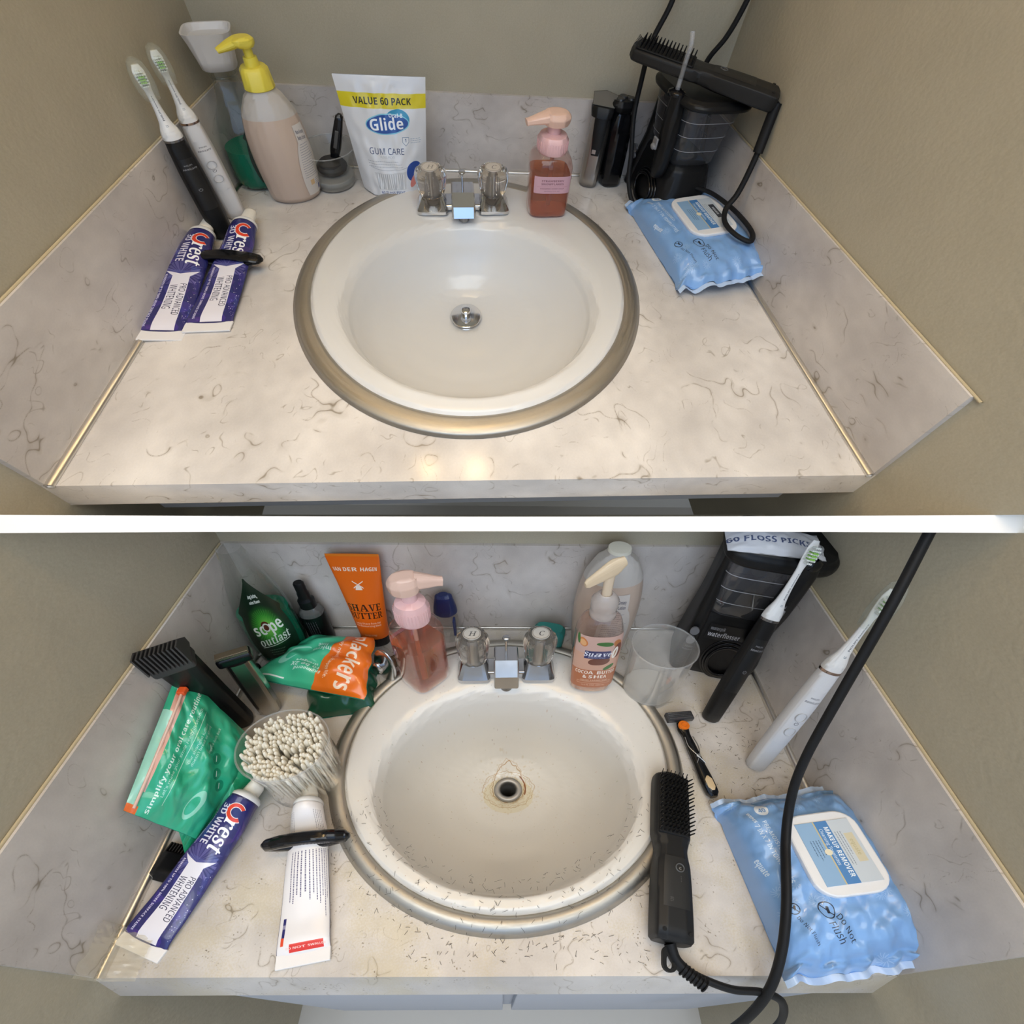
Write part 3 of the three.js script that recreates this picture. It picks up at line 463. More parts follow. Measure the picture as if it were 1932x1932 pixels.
function heatedBrush(room, label, pos, dir, front) {
  const t = new Thing(room, 'heated_hair_brush', label, 'hair brush', pos, { q: aim(dir, front) });
  const secs = smoothSecs([[0, 0.020, 0.012, 4], [0.004, 0.0225, 0.0145, 4], [0.05, 0.0225, 0.0150, 3.6], [0.085, 0.0215, 0.0145, 3.4], [0.105, 0.0190, 0.0130, 3.2], [0.118, 0.0215, 0.0120, 3.6], [0.125, 0.0235, 0.0115, 4], [0.200, 0.0235, 0.0110, 4], [0.211, 0.0215, 0.0105, 3.6], [0.216, 0.014, 0.008, 2.6]], 4);
  const b = t.part('body', loft(secs, 40), mat([0.014, 0.0135, 0.0135], 0.5, 0, { specularIntensity: 0.6 }));
  t.part('heat_plate', at(rbox(0.040, 0.086, 0.004, 0.002), 0, 0.166, 0.0108), BLACKMATT, b);
  const br = []; for (let j = 0; j < 15; j++) for (let i = 0; i < 8; i++) { const x = (i - 3.5) * 0.0051 + (j % 2) * 0.0014, y = 0.127 + j * 0.0055, tip = Math.abs(i - 3.5) > 3 ? (i < 4 ? -1 : 1) * 0.25 : 0; br.push(at(cyl(0.0013, 0.0008, 0.010, 6).translate(0, 0.005, 0).rotateX(Math.PI / 2).rotateY(tip), x, y, 0.0115)); }
  for (let i = 0; i < 7; i++) br.push(at(cyl(0.0009, 0.0005, 0.010, 5).translate(0, 0.005, 0).rotateX(0.7), (i - 3) * 0.0055, 0.206, 0.010));
  t.stuff('bristles', join(...br), BLACK);
  t.part('power_button', at(torus(0.0048, 0.0008, 24), 0.004, 0.082, 0.0150), mat([0.10, 0.10, 0.10], 0.3));
  t.part('handle_print', patch(secs, -0.5, 0.5, 0.035, 0.095, 0.0004, 10, 8), print(128, 384, (x, w, h) => { x.fillStyle = '#201f1e'; x.fillRect(0, 0, w, h); words(x, 'C', 84, 90, 26, '#8b8680'); words(x, '- - - -', 84, 170, 20, '#6f6a65', { rot: -1.57 }); words(x, '\u2668', 44, 210, 30, '#8a8580'); words(x, '120', 40, 330, 22, '#4a4745', { rot: -1.57 }); }, 0.5), b);
  for (const x of [-0.014, 0.015]) t.part('screw', at(cyl(0.0022, 0.0022, 0.001, 12).rotateX(1.57), x, 0.010, 0.0143), mat([0.003, 0.003, 0.003], 0.8));
  const loop = new THREE.Shape(rrect(0.016, 0.026, 0.0078).map(([x, y]) => new THREE.Vector2(x, y))); loop.holes.push(new THREE.Path(rrect(0.0075, 0.013, 0.0037).map(([x, y]) => new THREE.Vector2(x, y - 0.003))));
  t.part('hanging_loop', new THREE.ExtrudeGeometry(loop, { depth: 0.004, bevelEnabled: false }).translate(-0.001, -0.016, -0.004), BLACKMATT);
  return t;
}
function wipesPack(room, label, pos, turn, tip, stained) {
  const q = new THREE.Quaternion().setFromEuler(new THREE.Euler(0, turn, tip, 'ZYX'));
  const t = new Thing(room, 'wipes_pack', label, 'wipes pack', pos, { q });
  const W = 0.152, Ln = 0.205, H = 0.040;
  const f = (u, v, s) => { // u across, v along (0 = far end)
    const a = 2 * u - 1, b = 2 * v - 1, e = Math.max(0, 1 - Math.abs(b) ** 7) ** 0.9 * Math.max(0, 1 - Math.abs(a) ** 9) ** 0.6, pinch = 1 + (Math.abs(b) > 0.8 ? 0.09 * (Math.abs(b) - 0.8) / 0.2 : 0);
    const wr = (noise(a * 2.6 + s, b * 3.4) * 0.5 + noise(a * 7, b * 7 + s) * 0.22) * (0.003 + 0.010 * Math.max(0, Math.abs(b) - 0.45));
    const flap = Math.abs(b) > 0.92 ? 0.010 + 0.006 * noise(a * 3, b * 2 + 9) : 0;
    return [a * W / 2 * pinch, s > 0 ? e * H + wr + flap * (1 - e) + 0.0012 : flap * (1 - e) * 0.98 + 0.0003, b * Ln / 2 + 0.004 * noise(a * 2.3, b + 4) * Math.abs(b)];
  };
  const film = print(768, 1024, (x, w, h) => {
    x.fillStyle = '#7fa9dc'; x.fillRect(0, 0, w, h);
    for (let i = 0; i < 26; i++) { const px = rnd() * w, py = rnd() * h; x.strokeStyle = 'rgba(190,215,245,0.5)'; x.lineWidth = 3; for (let k = 0; k < 12; k++) { const a = k / 12 * 6.283; x.beginPath(); x.moveTo(px + 8 * Math.cos(a), py + 8 * Math.sin(a)); x.quadraticCurveTo(px + 20 * Math.cos(a + 0.2), py + 20 * Math.sin(a + 0.2), px + 32 * Math.cos(a + 0.5), py + 32 * Math.sin(a + 0.5)); x.stroke(); } }
    x.fillStyle = '#e8f0fa'; x.beginPath(); x.arc(190, 130, 40, 0, 7); x.fill(); words(x, '40', 190, 132, 42, '#6b95cc'); words(x, 'WIPES', 110, 170, 24, '#e8f0fa', { rot: 1.4 });
    words(x, 'PRE-MOISTENED', 175, 330, 34, '#dbe8f7', { rot: 1.45, bold: false }); words(x, '7 IN X 7 IN TOWELETTES', 135, 400, 34, '#dbe8f7', { rot: 1.45, bold: false }); words(x, 'equate', 50, 470, 32, '#dbe8f7', { rot: 1.4 });
    for (const [px, py, s] of [[255, 740, 40], [100, 720, 28]]) { x.strokeStyle = '#1a2233'; x.lineWidth = 5; x.beginPath(); x.arc(px, py, s, 0, 7); x.moveTo(px - s * 0.7, py - s * 0.7); x.lineTo(px + s * 0.7, py + s * 0.7); x.stroke(); x.fillStyle = '#1a2233'; x.beginPath(); x.arc(px + 6, py - 12, s * 0.2, 0, 7); x.fill(); x.fillRect(px - 3, py - 8, s * 0.4, s * 0.6); }
    words(x, 'Do Not', 315, 840, 46, '#1a2233', { rot: 1.35, bold: false }); words(x, 'Flush', 262, 850, 46, '#1a2233', { rot: 1.35, bold: false }); words(x, 'Do Not Flush', 130, 830, 26, '#1a2233', { rot: 1.2, bold: false });
  }, 0.28, { clearcoat: 0.35 });
  film.map.flipY = true;
  const top = grid((u, v) => f(u, 1 - v, 1), 56, 64);
  t.part('film', top, film, null, 'light blue printed film'); t.part('film_underside', grid((u, v) => f(u, v, -1), 30, 30), mat([0.22, 0.40, 0.72], 0.35));
  const seal = (b) => grid((u, v) => { const p = f(u, b < 0 ? 0 : 1, 1); return [p[0], p[1] - 0.0005 + 0.0012 * Math.sin(u * 34), p[2] + b * v * 0.007]; }, 50, 3);
  for (const b of [-1, 1]) t.part('end_seal', seal(b), mat([0.50, 0.64, 0.86], 0.35));
  const lid = t.part('lid', plate(rrect(0.080, 0.098, 0.022), 0.007, 0.002).rotateX(-Math.PI / 2).translate(0.012, H - 0.0005, -0.012), mat([0.82, 0.82, 0.83], 0.28), null, 'white flip lid');
  const lp = print(384, 512, (x, w, h) => {
    x.fillStyle = '#c9d2da'; x.fillRect(0, 0, w, h); x.fillStyle = '#8fb3d6'; x.fillRect(0, 0, w * 0.34, h); x.fillStyle = '#4f86c0'; x.fillRect(w * 0.36, 0, w * 0.24, h); x.fillStyle = '#cdbd8f'; x.fillRect(w * 0.335, 0, 9, h);
    words(x, 'MAKEUP REMOVER', w * 0.53, h * 0.5, 46, '#eef4fa', { rot: 1.5708 }); words(x, 'Cleansing Towelettes', w * 0.42, h * 0.42, 32, '#dce8f4', { rot: 1.5708, bold: false });
    x.save(); x.translate(w * 0.28, h * 0.3); x.rotate(Math.PI / 2); lines(x, 0, 0, 210, 4, 20, '#2e4f74', 5); x.restore(); x.save(); x.translate(w * 0.74, h * 0.2); x.rotate(Math.PI / 2); lines(x, 0, 0, 280, 3, 18, '#7b8794', 5); x.restore();
    x.fillStyle = '#e6dfc6'; x.beginPath(); x.arc(w * 0.345, h * 0.5, 26, 0, 7); x.fill(); x.fillStyle = stained ? '#d3cbb0' : '#3b4048'; x.fillRect(w * 0.78, h * 0.24, w * 0.16, h * 0.46); words(x, 'equate', w * 0.86, h * 0.47, 40, stained ? '#c2b994' : '#c7ccd2', { rot: 1.5708 });
  });
  t.part('lid_print', planar(at(rbox(0.060, 0.0006, 0.074, 0.0002, 1), 0.013, H + 0.0069, -0.012), (x, y, z) => [(x - 0.013) / 0.060 + 0.5, 0.5 - (z + 0.012) / 0.074]), lp, lid);
  return t;
}
function waterFlosser(room, label, pos, turn, H, nozzleTop, withText) {
  const t = new Thing(room, 'water_flosser', label, 'water flosser', pos, { turn });
  const base = smoothSecs([[0, 0.066, 0.050, 4], [0.006, 0.069, 0.053, 4], [0.03, 0.068, 0.052, 4], [0.075, 0.060, 0.045, 4], [0.095, 0.056, 0.041, 4], [0.103, 0.050, 0.038, 4]], 3);
  const b = t.part('base', loft(base, 48), BLACK);
  const tank = smoothSecs([[0.100, 0.046, 0.036, 4.5, 0.004, 0], [0.106, 0.050, 0.040, 4.5, 0.004, 0], [H - 0.05, 0.056, 0.046, 4.5, 0.006, 0], [H - 0.018, 0.060, 0.050, 4.5, 0.008, 0]], 3);
  const tk = t.part('reservoir', loft(tank, 48, 1), SMOKE, null, 'smoky clear water tank');
  for (const k of [0.3, 0.55, 0.8]) { const s = secAt(tank, 0.10 + (H - 0.118) * k); t.part('level_line', loft([[s[0] - 0.0005, s[1] + 0.0004, s[2] + 0.0004, 4.5, s[4], 0], [s[0] + 0.0005, s[1] + 0.0004, s[2] + 0.0004, 4.5, s[4], 0]], 48, 0), mat([0.35, 0.35, 0.37], 0.4), tk); }
  t.part('lid', loft(smoothSecs([[H - 0.019, 0.063, 0.053, 4, 0.008, 0], [H - 0.015, 0.071, 0.060, 3.6, 0.010, 0], [H - 0.006, 0.072, 0.061, 3.6, 0.010, 0], [H, 0.066, 0.055, 3.6, 0.010, 0]], 3), 48), BLACK);
  const col = t.part('control_column', loft(smoothSecs([[0.004, 0.014, 0.050, 3.4, -0.056, 0.006], [0.06, 0.013, 0.046, 3.4, -0.052, 0.004], [0.11, 0.011, 0.036, 3.2, -0.050, 0.004], [H - 0.018, 0.009, 0.030, 3, -0.050, 0.004]], 3), 28), BLACK);
  for (const y of [0.062, 0.079]) t.part('button', at(cyl(0.0062, 0.0068, 0.004, 20).rotateX(Math.PI / 2), -0.055, y, 0.052), mat([0.16, 0.16, 0.17], 0.3), col);
  const hs = smoothSecs([[0.072, 0.008, 0.007, 2, 0.030, 0.052], [0.080, 0.013, 0.010, 2.4, 0.033, 0.050], [0.13, 0.0155, 0.012, 2.6, 0.037, 0.053], [0.19, 0.013, 0.012, 2.4, 0.040, 0.057], [Math.min(H + 0.004, 0.222), 0.009, 0.009, 2, 0.041, 0.060]], 3);
  const h = t.part('wand', loft(hs, 28), BLACK, null, 'black flosser wand'), hy = Math.min(H + 0.004, 0.222);
  t.part('wand_collar', at(lathe([[0.009, 0], [0.0125, 0.002], [0.0125, 0.008], [0.006, 0.011]], 24), 0.037, hy - 0.006, 0.061), BLACKGLOSS, h);
  t.part('jet_tip', tube([[0.037, hy, 0.061], [0.037, hy + (nozzleTop - hy) * 0.6, 0.061], [0.038, hy + (nozzleTop - hy) * 0.82, 0.061], [0.034, nozzleTop, 0.062]], 0.0034, 24, 12), mat([0.85, 0.86, 0.88], 0.08, 0, { transmission: 0.8, thickness: 0 }), h, 'clear jet tip');
  t.part('slider', join(at(rbox(0.013, 0.020, 0.004, 0.003), 0.0335, 0.137, 0.0705), at(new THREE.SphereGeometry(0.0058, 16, 12).scale(1, 1, 0.6), 0.0332, 0.131, 0.0725)), mat([0.22, 0.22, 0.23], 0.35), h, 'grey on-off slider');
  t.stuff('hose_coil', join(...[0.034, 0.030, 0.026].map((r, i) => at(torus(r, 0.0028, 40).rotateX(-0.12), 0.008, 0.034, 0.050 + i * 0.0030))), BLACKGLOSS);
  if (withText) {
    t.part('front_print', patch(base, -0.36, 0.10, 0.066, 0.090, 0.0008, 16, 6), print(384, 128, (x, w, hh) => { x.fillStyle = '#0d0d0f'; x.fillRect(0, 0, w, hh); words(x, 'waterpik', 20, 36, 40, '#9c9ca0', { align: 'left', bold: false }); words(x, 'waterflosser', 20, 84, 54, '#b4b4b8', { align: 'left' }); }, 0.4), b);
    for (const [s, y] of [['ON', 0.152], ['OFF', 0.119]]) t.part('switch_print', planar(at(rbox(0.012, 0.007, 0.0006, 0.0002, 1), 0.0335, y, 0.0712), (x, yy) => [(x - 0.0335) / 0.012 + 0.5, (yy - y) / 0.007 + 0.5]), print(96, 56, (x, w, hh) => { x.fillStyle = '#0c0c0e'; x.fillRect(0, 0, w, hh); words(x, s, w / 2, hh / 2, 40, '#a8a8ac'); }, 0.4), h);
    t.part('column_print', patch(smoothSecs([[0.004, 0.014, 0.050, 3.4, -0.056, 0.006], [0.06, 0.013, 0.046, 3.4, -0.052, 0.004]], 2), -0.5, 0.5, 0.012, 0.055, 0.0008, 6, 6), print(96, 256, (x, w, hh) => { x.fillStyle = '#0d0d0f'; x.fillRect(0, 0, w, hh); words(x, 'TIMER', 48, 40, 22, '#77777c'); words(x, 'MASSAGE', 48, 70, 18, '#77777c'); lines(x, 14, 110, 68, 7, 18, '#5c5c60', 3); }, 0.4), col);
  }
  return t;
}
function mouthwash(room, label, pos, turn, level, cap, top, la = 0) {
  const t = new Thing(room, 'mouthwash_bottle', label, 'mouthwash', pos, { turn });
  const secs = smoothSecs([[0, 0.035, 0.033], [0.005, 0.0415, 0.039], [0.025, 0.0445, 0.041], [0.07, 0.043, 0.039], [0.115, 0.037, 0.034], [0.150, 0.026, 0.025], [0.172, 0.0195, 0.0195], [top, 0.0165, 0.0165]], 4);
  const b = t.part('bottle', loft(secs, 48, 1), CLEAR, null, 'clear waisted bottle');
  const inner = smoothSecs(secs.filter((s) => s[0] < level).map((s) => [Math.max(s[0], 0.002), s[1] - 0.0025, s[2] - 0.0025, 2]).concat([[level, secAt(secs, level)[1] - 0.0025, secAt(secs, level)[2] - 0.0025, 2]]), 1);
  t.part('mouthwash_liquid', loft(inner, 48), mat([0.015, 0.26, 0.15], 0.08, 0, { transmission: 0.3, thickness: 0.05, ior: 1.2, attenuationColor: new THREE.Color().setRGB(0.02, 0.30, 0.17), attenuationDistance: 0.04 }), b, 'green mouthwash');
  const lab = print(384, 512, (x, w, h) => {
    x.fillStyle = '#0f2416'; x.fillRect(0, 0, w, h); const g = x.createRadialGradient(190, 290, 10, 190, 290, 150); g.addColorStop(0, '#8fd65a'); g.addColorStop(0.5, '#2f8a2c'); g.addColorStop(1, '#0f2416'); x.fillStyle = g; x.fillRect(0, 120, w, 340);
    x.strokeStyle = 'rgba(150,220,110,0.5)'; x.lineWidth = 2; for (let i = 0; i < 40; i++) { const a = i / 40 * 6.283; x.beginPath(); x.moveTo(190 + 40 * Math.cos(a), 290 + 40 * Math.sin(a)); x.lineTo(190 + 120 * Math.cos(a), 290 + 120 * Math.sin(a)); x.stroke(); }
    words(x, 'long lasting', 190, 96, 26, '#e8efe6'); words(x, 'mint flavor', 190, 128, 24, '#e8efe6');
    x.fillStyle = '#5a3020'; x.beginPath(); x.arc(176, 280, 34, 0, 7); x.fill(); words(x, 'sc pe', 190, 290, 104, '#eef3ee', { rot: -0.12 }); x.strokeStyle = '#d9e3da'; x.lineWidth = 9; x.beginPath(); x.arc(176, 288, 24, 0, 7); x.stroke();
    words(x, 'outlast', 190, 376, 74, '#e4ece4', { font: 'serif', italic: true, rot: -0.12 }); x.strokeStyle = '#dfe8df'; x.lineWidth = 4; x.beginPath(); x.moveTo(70, 425); x.quadraticCurveTo(190, 415, 310, 395); x.stroke(); lines(x, 110, 446, 170, 3, 18, '#6f8a74', 4);
  });
  t.part('label', patch(secs, -0.82 + la, 0.82 + la, 0.020, 0.150, 0.0012, 24, 24, (v) => v < 0.62 ? 0.86 + 0.14 * Math.sin(v / 0.62 * Math.PI) : Math.max(0.04, 1.0 - ((v - 0.62) / 0.38) ** 1.1)), lab, b, 'dark teardrop label');
  if (cap) {
    const c = t.part('cap', loft([[0.200, 0.0225, 0.0225, 3], [0.202, 0.024, 0.024, 3.2], [0.215, 0.0255, 0.0255, 3.6], [0.240, 0.029, 0.029, 4], [0.254, 0.032, 0.032, 4.2], [0.2535, 0.0295, 0.0295, 4.2], [0.244, 0.027, 0.027, 3.6], [0.242, 0.002, 0.002, 3]], 44, 1), mat([0.78, 0.75, 0.73], 0.4, 0, { transmission: 0.12, thickness: 0 }), null, 'flared white measuring cap');
    t.part('neck_ring', at(torus(0.019, 0.002, 28).rotateX(Math.PI / 2), 0, 0.189, 0), CLEAR, c);
  }
  return t;
}
function lotionBottle(room, label, pos, turn, { k = 1, w = 1, dz = 1, pump = true, labelAng = [0.45, 1.5] }) {
  const t = new Thing(room, 'lotion_bottle', label, 'lotion bottle', pos, { turn });
  const Y = (y) => y * k, secs = smoothSecs([[0, 0.040 * w, 0.030 * dz], [Y(0.005), 0.046 * w, 0.035 * dz], [Y(0.03), 0.049 * w, 0.0375 * dz], [Y(0.07), 0.052 * w, 0.040 * dz], [Y(0.115), 0.051 * w, 0.039 * dz], [Y(0.155), 0.044 * w, 0.033 * dz], [Y(0.180), 0.031 * w, 0.026 * dz], [Y(0.190), 0.019, 0.019], [Y(0.196), 0.0165, 0.0165]], 4), fill = Y(0.150);
  const low = secs.filter((s) => s[0] < fill), mid = secAt(secs, fill), up = [mid, ...secs.filter((s) => s[0] > fill)];
  const b = t.part('bottle', loft([...low, mid], 48, 1), mat([0.55, 0.43, 0.35], 0.32, 0, { clearcoat: 0.25 }), null, 'translucent bottle full of tan lotion');
  t.part('bottle_shoulder', loft(up, 48, 2), mat([0.66, 0.62, 0.58], 0.35, 0, { transmission: 0.2, thickness: 0 }), b, 'frosted empty top of the bottle');
  const lab = print(256, 512, (x, w, h) => { x.fillStyle = '#cfc8c2'; x.fillRect(0, 0, w, h); words(x, 'Non-Greasy', 120, 50, 34, '#3c3f55', { rot: 0.05 }); words(x, 'Body Lotion', 120, 90, 34, '#3c3f55', { rot: 0.05 }); lines(x, 30, 130, 190, 15, 17, '#7d7f8d', 4); x.fillStyle = '#cbab80'; x.fillRect(70, 396, 54, 40); lines(x, 140, 400, 90, 4, 14, '#7d7f8d', 4); x.fillStyle = '#5e628a'; x.fillRect(180, 452, 50, 40); });
  t.part('back_label', patch(secs, labelAng[0], labelAng[1], Y(0.012), Y(0.138), 0.001, 16, 18, (v) => 0.55 + 0.45 * Math.sin(Math.min(1, v * 1.15 + 0.12) * Math.PI) ** 0.6), lab, b);
  const YEL = mat([0.78, 0.66, 0.08], 0.38);
  if (pump) {
    t.part('collar', loft([[0.190, 0.0195, 0.0195], [0.1915, 0.021, 0.021], [0.218, 0.019, 0.019], [0.222, 0.016, 0.016]], 36), YEL, null, 'yellow screw collar');
    t.part('pump_stem', join(at(cyl(0.010, 0.009, 0.012), 0, 0.228, 0), at(cyl(0.006, 0.006, 0.022), 0, 0.241, 0)), YEL);
    t.part('pump_head', join(loft(smoothSecs([[0, 0.011, 0.010, 2, -0.001, 0], [0.004, 0.0155, 0.0125, 2, -0.003, 0], [0.010, 0.0165, 0.0125, 2, -0.004, 0], [0.0145, 0.011, 0.009, 2, -0.003, 0], [0.0155, 0.003, 0.003, 2, 0, 0]], 3), 28), loft(smoothSecs([[0, 0.008, 0.010, 2], [0.012, 0.007, 0.0085, 2], [0.024, 0.0048, 0.006, 2], [0.028, 0.004, 0.005, 2]], 3), 18).rotateZ(Math.PI / 2 + 0.32).translate(-0.010, 0.008, 0)).rotateY(0.3).translate(0, 0.247, 0), YEL, null, 'yellow pump head');
  } else t.part('neck_collar', at(cyl(0.0175, 0.0165, 0.004, 32), 0, Y(0.196), 0), mat([0.76, 0.73, 0.62], 0.4));
  return t;
}

// ---------------------------------------------------------------- things on the tidy upper counter
mouthwash('U', 'almost empty clear mouthwash bottle with green rest and white flared cap', [-0.398, 0, -0.522], 0.35, 0.072, true, 0.205, 0.75);
lotionBottle('U', 'tan lotion bottle with a yellow pump on the tidy counter', [-0.328, 0, -0.478], 0.25, { w: 0.86, dz: 0.8, labelAng: [0.55, 1.55] });
{ // plastic cup with shaver pieces
  const c = new Thing('U', 'plastic_cup', 'small clear plastic cup holding black shaver pieces', 'cup', [-0.270, 0, -0.518]);
  c.part('cup_wall', lathe([[0.0005, 0.003], [0.033, 0.003], [0.0345, 0.006], [0.0375, 0.026], [0.0455, 0.074]], 44), CLEAR);
  c.part('rim', at(torus(0.0455, 0.0011, 44).rotateX(Math.PI / 2), 0, 0.074, 0), FROST);
  c.part('cup_base', lathe([[0.0, 0.0035], [0.034, 0.0035], [0.0355, 0.018], [0.034, 0.021], [0.0, 0.021]], 40), mat([0.60, 0.58, 0.56], 0.25, 0, { transmission: 0.5, thickness: 0 }), null, 'thick grey cup bottom');
  const s = new Thing('U', 'rotary_cutter', 'round black shaver head lying in the clear cup', 'shaver part', [-0.270, 0.022, -0.520]);
  s.part('foil_dome', loft(smoothSecs([[0, 0.016, 0.016], [0.006, 0.024, 0.022], [0.016, 0.026, 0.024], [0.026, 0.018, 0.017], [0.030, 0.008, 0.008]], 3), 28), mat([0.025, 0.022, 0.02], 0.6));
  s.part('drive_ring', at(torus(0.019, 0.004, 28).rotateX(Math.PI / 2), 0, 0.019, 0), BLACKMATT);
  const r = new Thing('U', 'pocket_razor', 'slim black handle leaning in the clear cup', 'shaver part', [-0.263, 0.05, -0.525], { q: aim([0.30, 0.94, 0.02], [0, 0, 1]) });
  r.part('grip', loft(smoothSecs([[0, 0.007, 0.006, 3], [0.02, 0.009, 0.007, 3], [0.06, 0.0075, 0.006, 3], [0.082, 0.006, 0.005, 3], [0.086, 0.003, 0.003, 3]], 3), 20), BLACKGLOSS);
  r.part('grip_inlay', at(rbox(0.006, 0.035, 0.002, 0.001), 0, 0.04, 0.0065), mat([0.12, 0.12, 0.12], 0.3, 0.6));
}
function pouch(room, name, label, pos, opt, w0, w1, h, d, front, backMat) {
  const t = new Thing(room, name, label, 'bag', pos, opt);
  const f = (u, v, s) => { const a = 2 * u - 1, w = w0 + (w1 - w0) * v, th = d * (1 - v) ** 0.8 * Math.max(0, 1 - Math.abs(a) ** 2.6) + 0.0008, wr = 0.0016 * noise(a * 3 + s, v * 5) * (1 - Math.abs(a) ** 4); return [a * w / 2, v * h + (v < 0.06 ? 0.004 * a * a : 0), s * (th + wr * (v < 0.95 ? 1 : 0.2)) - 0.012 * v]; };
  t.part('front_film', grid((u, v) => f(u, v, 1), 40, 40), front); t.part('back_film', grid((u, v) => f(1 - u, v, -1), 30, 30), backMat);
  t.part('bottom_gusset', grid((u, v) => { const a = f(u, 0, 1), b = f(u, 0, -1); return [a[0], a[1], a[2] + (b[2] - a[2]) * v]; }, 30, 6), backMat);
  return t;
}
{
  const glide = print(640, 832, (x, w, h) => {
    x.fillStyle = '#dcdde0'; x.fillRect(0, 0, w, h); x.fillStyle = '#d9c921'; x.fillRect(0, h * 0.125, w, h * 0.115); words(x, 'VALUE 60 PACK', w / 2, h * 0.184, 62, '#22241c', { sx: 0.95 });
    x.fillStyle = '#2a8fb8'; x.beginPath(); x.ellipse(w * 0.66, h * 0.325, 92, 70, 0, 0, 7); x.fill(); x.fillStyle = '#214f9e'; x.beginPath(); x.ellipse(w * 0.53, h * 0.36, 168, 66, -0.06, 0, 7); x.fill(); x.strokeStyle = '#7fc5dd'; x.lineWidth = 8; x.stroke();
    words(x, 'Glide', w * 0.52, h * 0.362, 108, '#f2f5f8', { rot: -0.05 }); words(x, 'Oral-B', w * 0.64, h * 0.292, 36, '#eef4f8');
    x.strokeStyle = '#7d8fa6'; x.lineWidth = 4; x.beginPath(); x.moveTo(w * 0.70, h * 0.47); x.lineTo(w * 0.78, h * 0.47); x.lineTo(w * 0.78, h * 0.51); x.lineTo(w * 0.74, h * 0.54); x.lineTo(w * 0.70, h * 0.51); x.closePath(); x.stroke(); words(x, '1', w * 0.74, h * 0.495, 34, '#4a5f80'); lines(x, w * 0.80, h * 0.485, 90, 3, 14, '#8ea2b8', 4);
    words(x, 'GUM CARE', w * 0.48, h * 0.585, 62, '#2d3a66', { bold: false }); words(x, 'FLOSS PICKS', w * 0.48, h * 0.635, 22, '#a9adb5', { bold: false }); lines(x, w * 0.2, h * 0.675, 380, 3, 20, '#9aa0ab', 4); x.strokeStyle = '#9aa0ab'; x.lineWidth = 3; x.beginPath(); x.moveTo(w * 0.22, h * 0.73); x.quadraticCurveTo(w * 0.5, h * 0.78, w * 0.86, h * 0.71); x.stroke();
    x.fillStyle = '#c6c7c9'; x.beginPath(); x.moveTo(w * 0.26, h * 0.775); x.quadraticCurveTo(w * 0.5, h * 0.79, w * 0.72, h * 0.76); x.lineTo(w * 0.70, h * 0.93); x.lineTo(w * 0.30, h * 0.93); x.fill();
    for (let i = 0; i < 26; i++) { x.strokeStyle = i % 2 ? '#e6e7e8' : '#abadb1'; x.lineWidth = 6; x.beginPath(); const a = w * (0.29 + 0.4 * i / 26); x.moveTo(a, h * 0.785); x.quadraticCurveTo(a + 14 * (rnd() - 0.5), h * 0.86, a + 30 * (rnd() - 0.5), h * 0.925); x.stroke(); }
    x.fillStyle = '#274a9a'; x.beginPath(); x.ellipse(w * 0.83, h * 0.77, 66, 76, 0.3, 0, 7); x.fill(); x.fillStyle = '#d8877f'; x.beginPath(); x.ellipse(w * 0.83, h * 0.85, 28, 60, 0.6, 0, 7); x.fill();
    words(x, '60 FLOSS PICKS', w * 0.5, h * 0.957, 32, '#5f6c96');
  }, 0.3, { clearcoat: 0.4 });
  pouch('U', 'floss_pick_pouch', 'white and yellow stand-up pouch of floss picks', [-0.160, 0.001, -0.505], { turn: 0.03 }, 0.112, 0.142, 0.200, 0.026, glide, mat([0.72, 0.72, 0.73], 0.35));
}
soapDispenser('U', 'pink foaming soap dispenser pointing left on the rim of the clean sink', [0.110, 0.0105, -0.449], 0.06, Math.PI + 0.25);
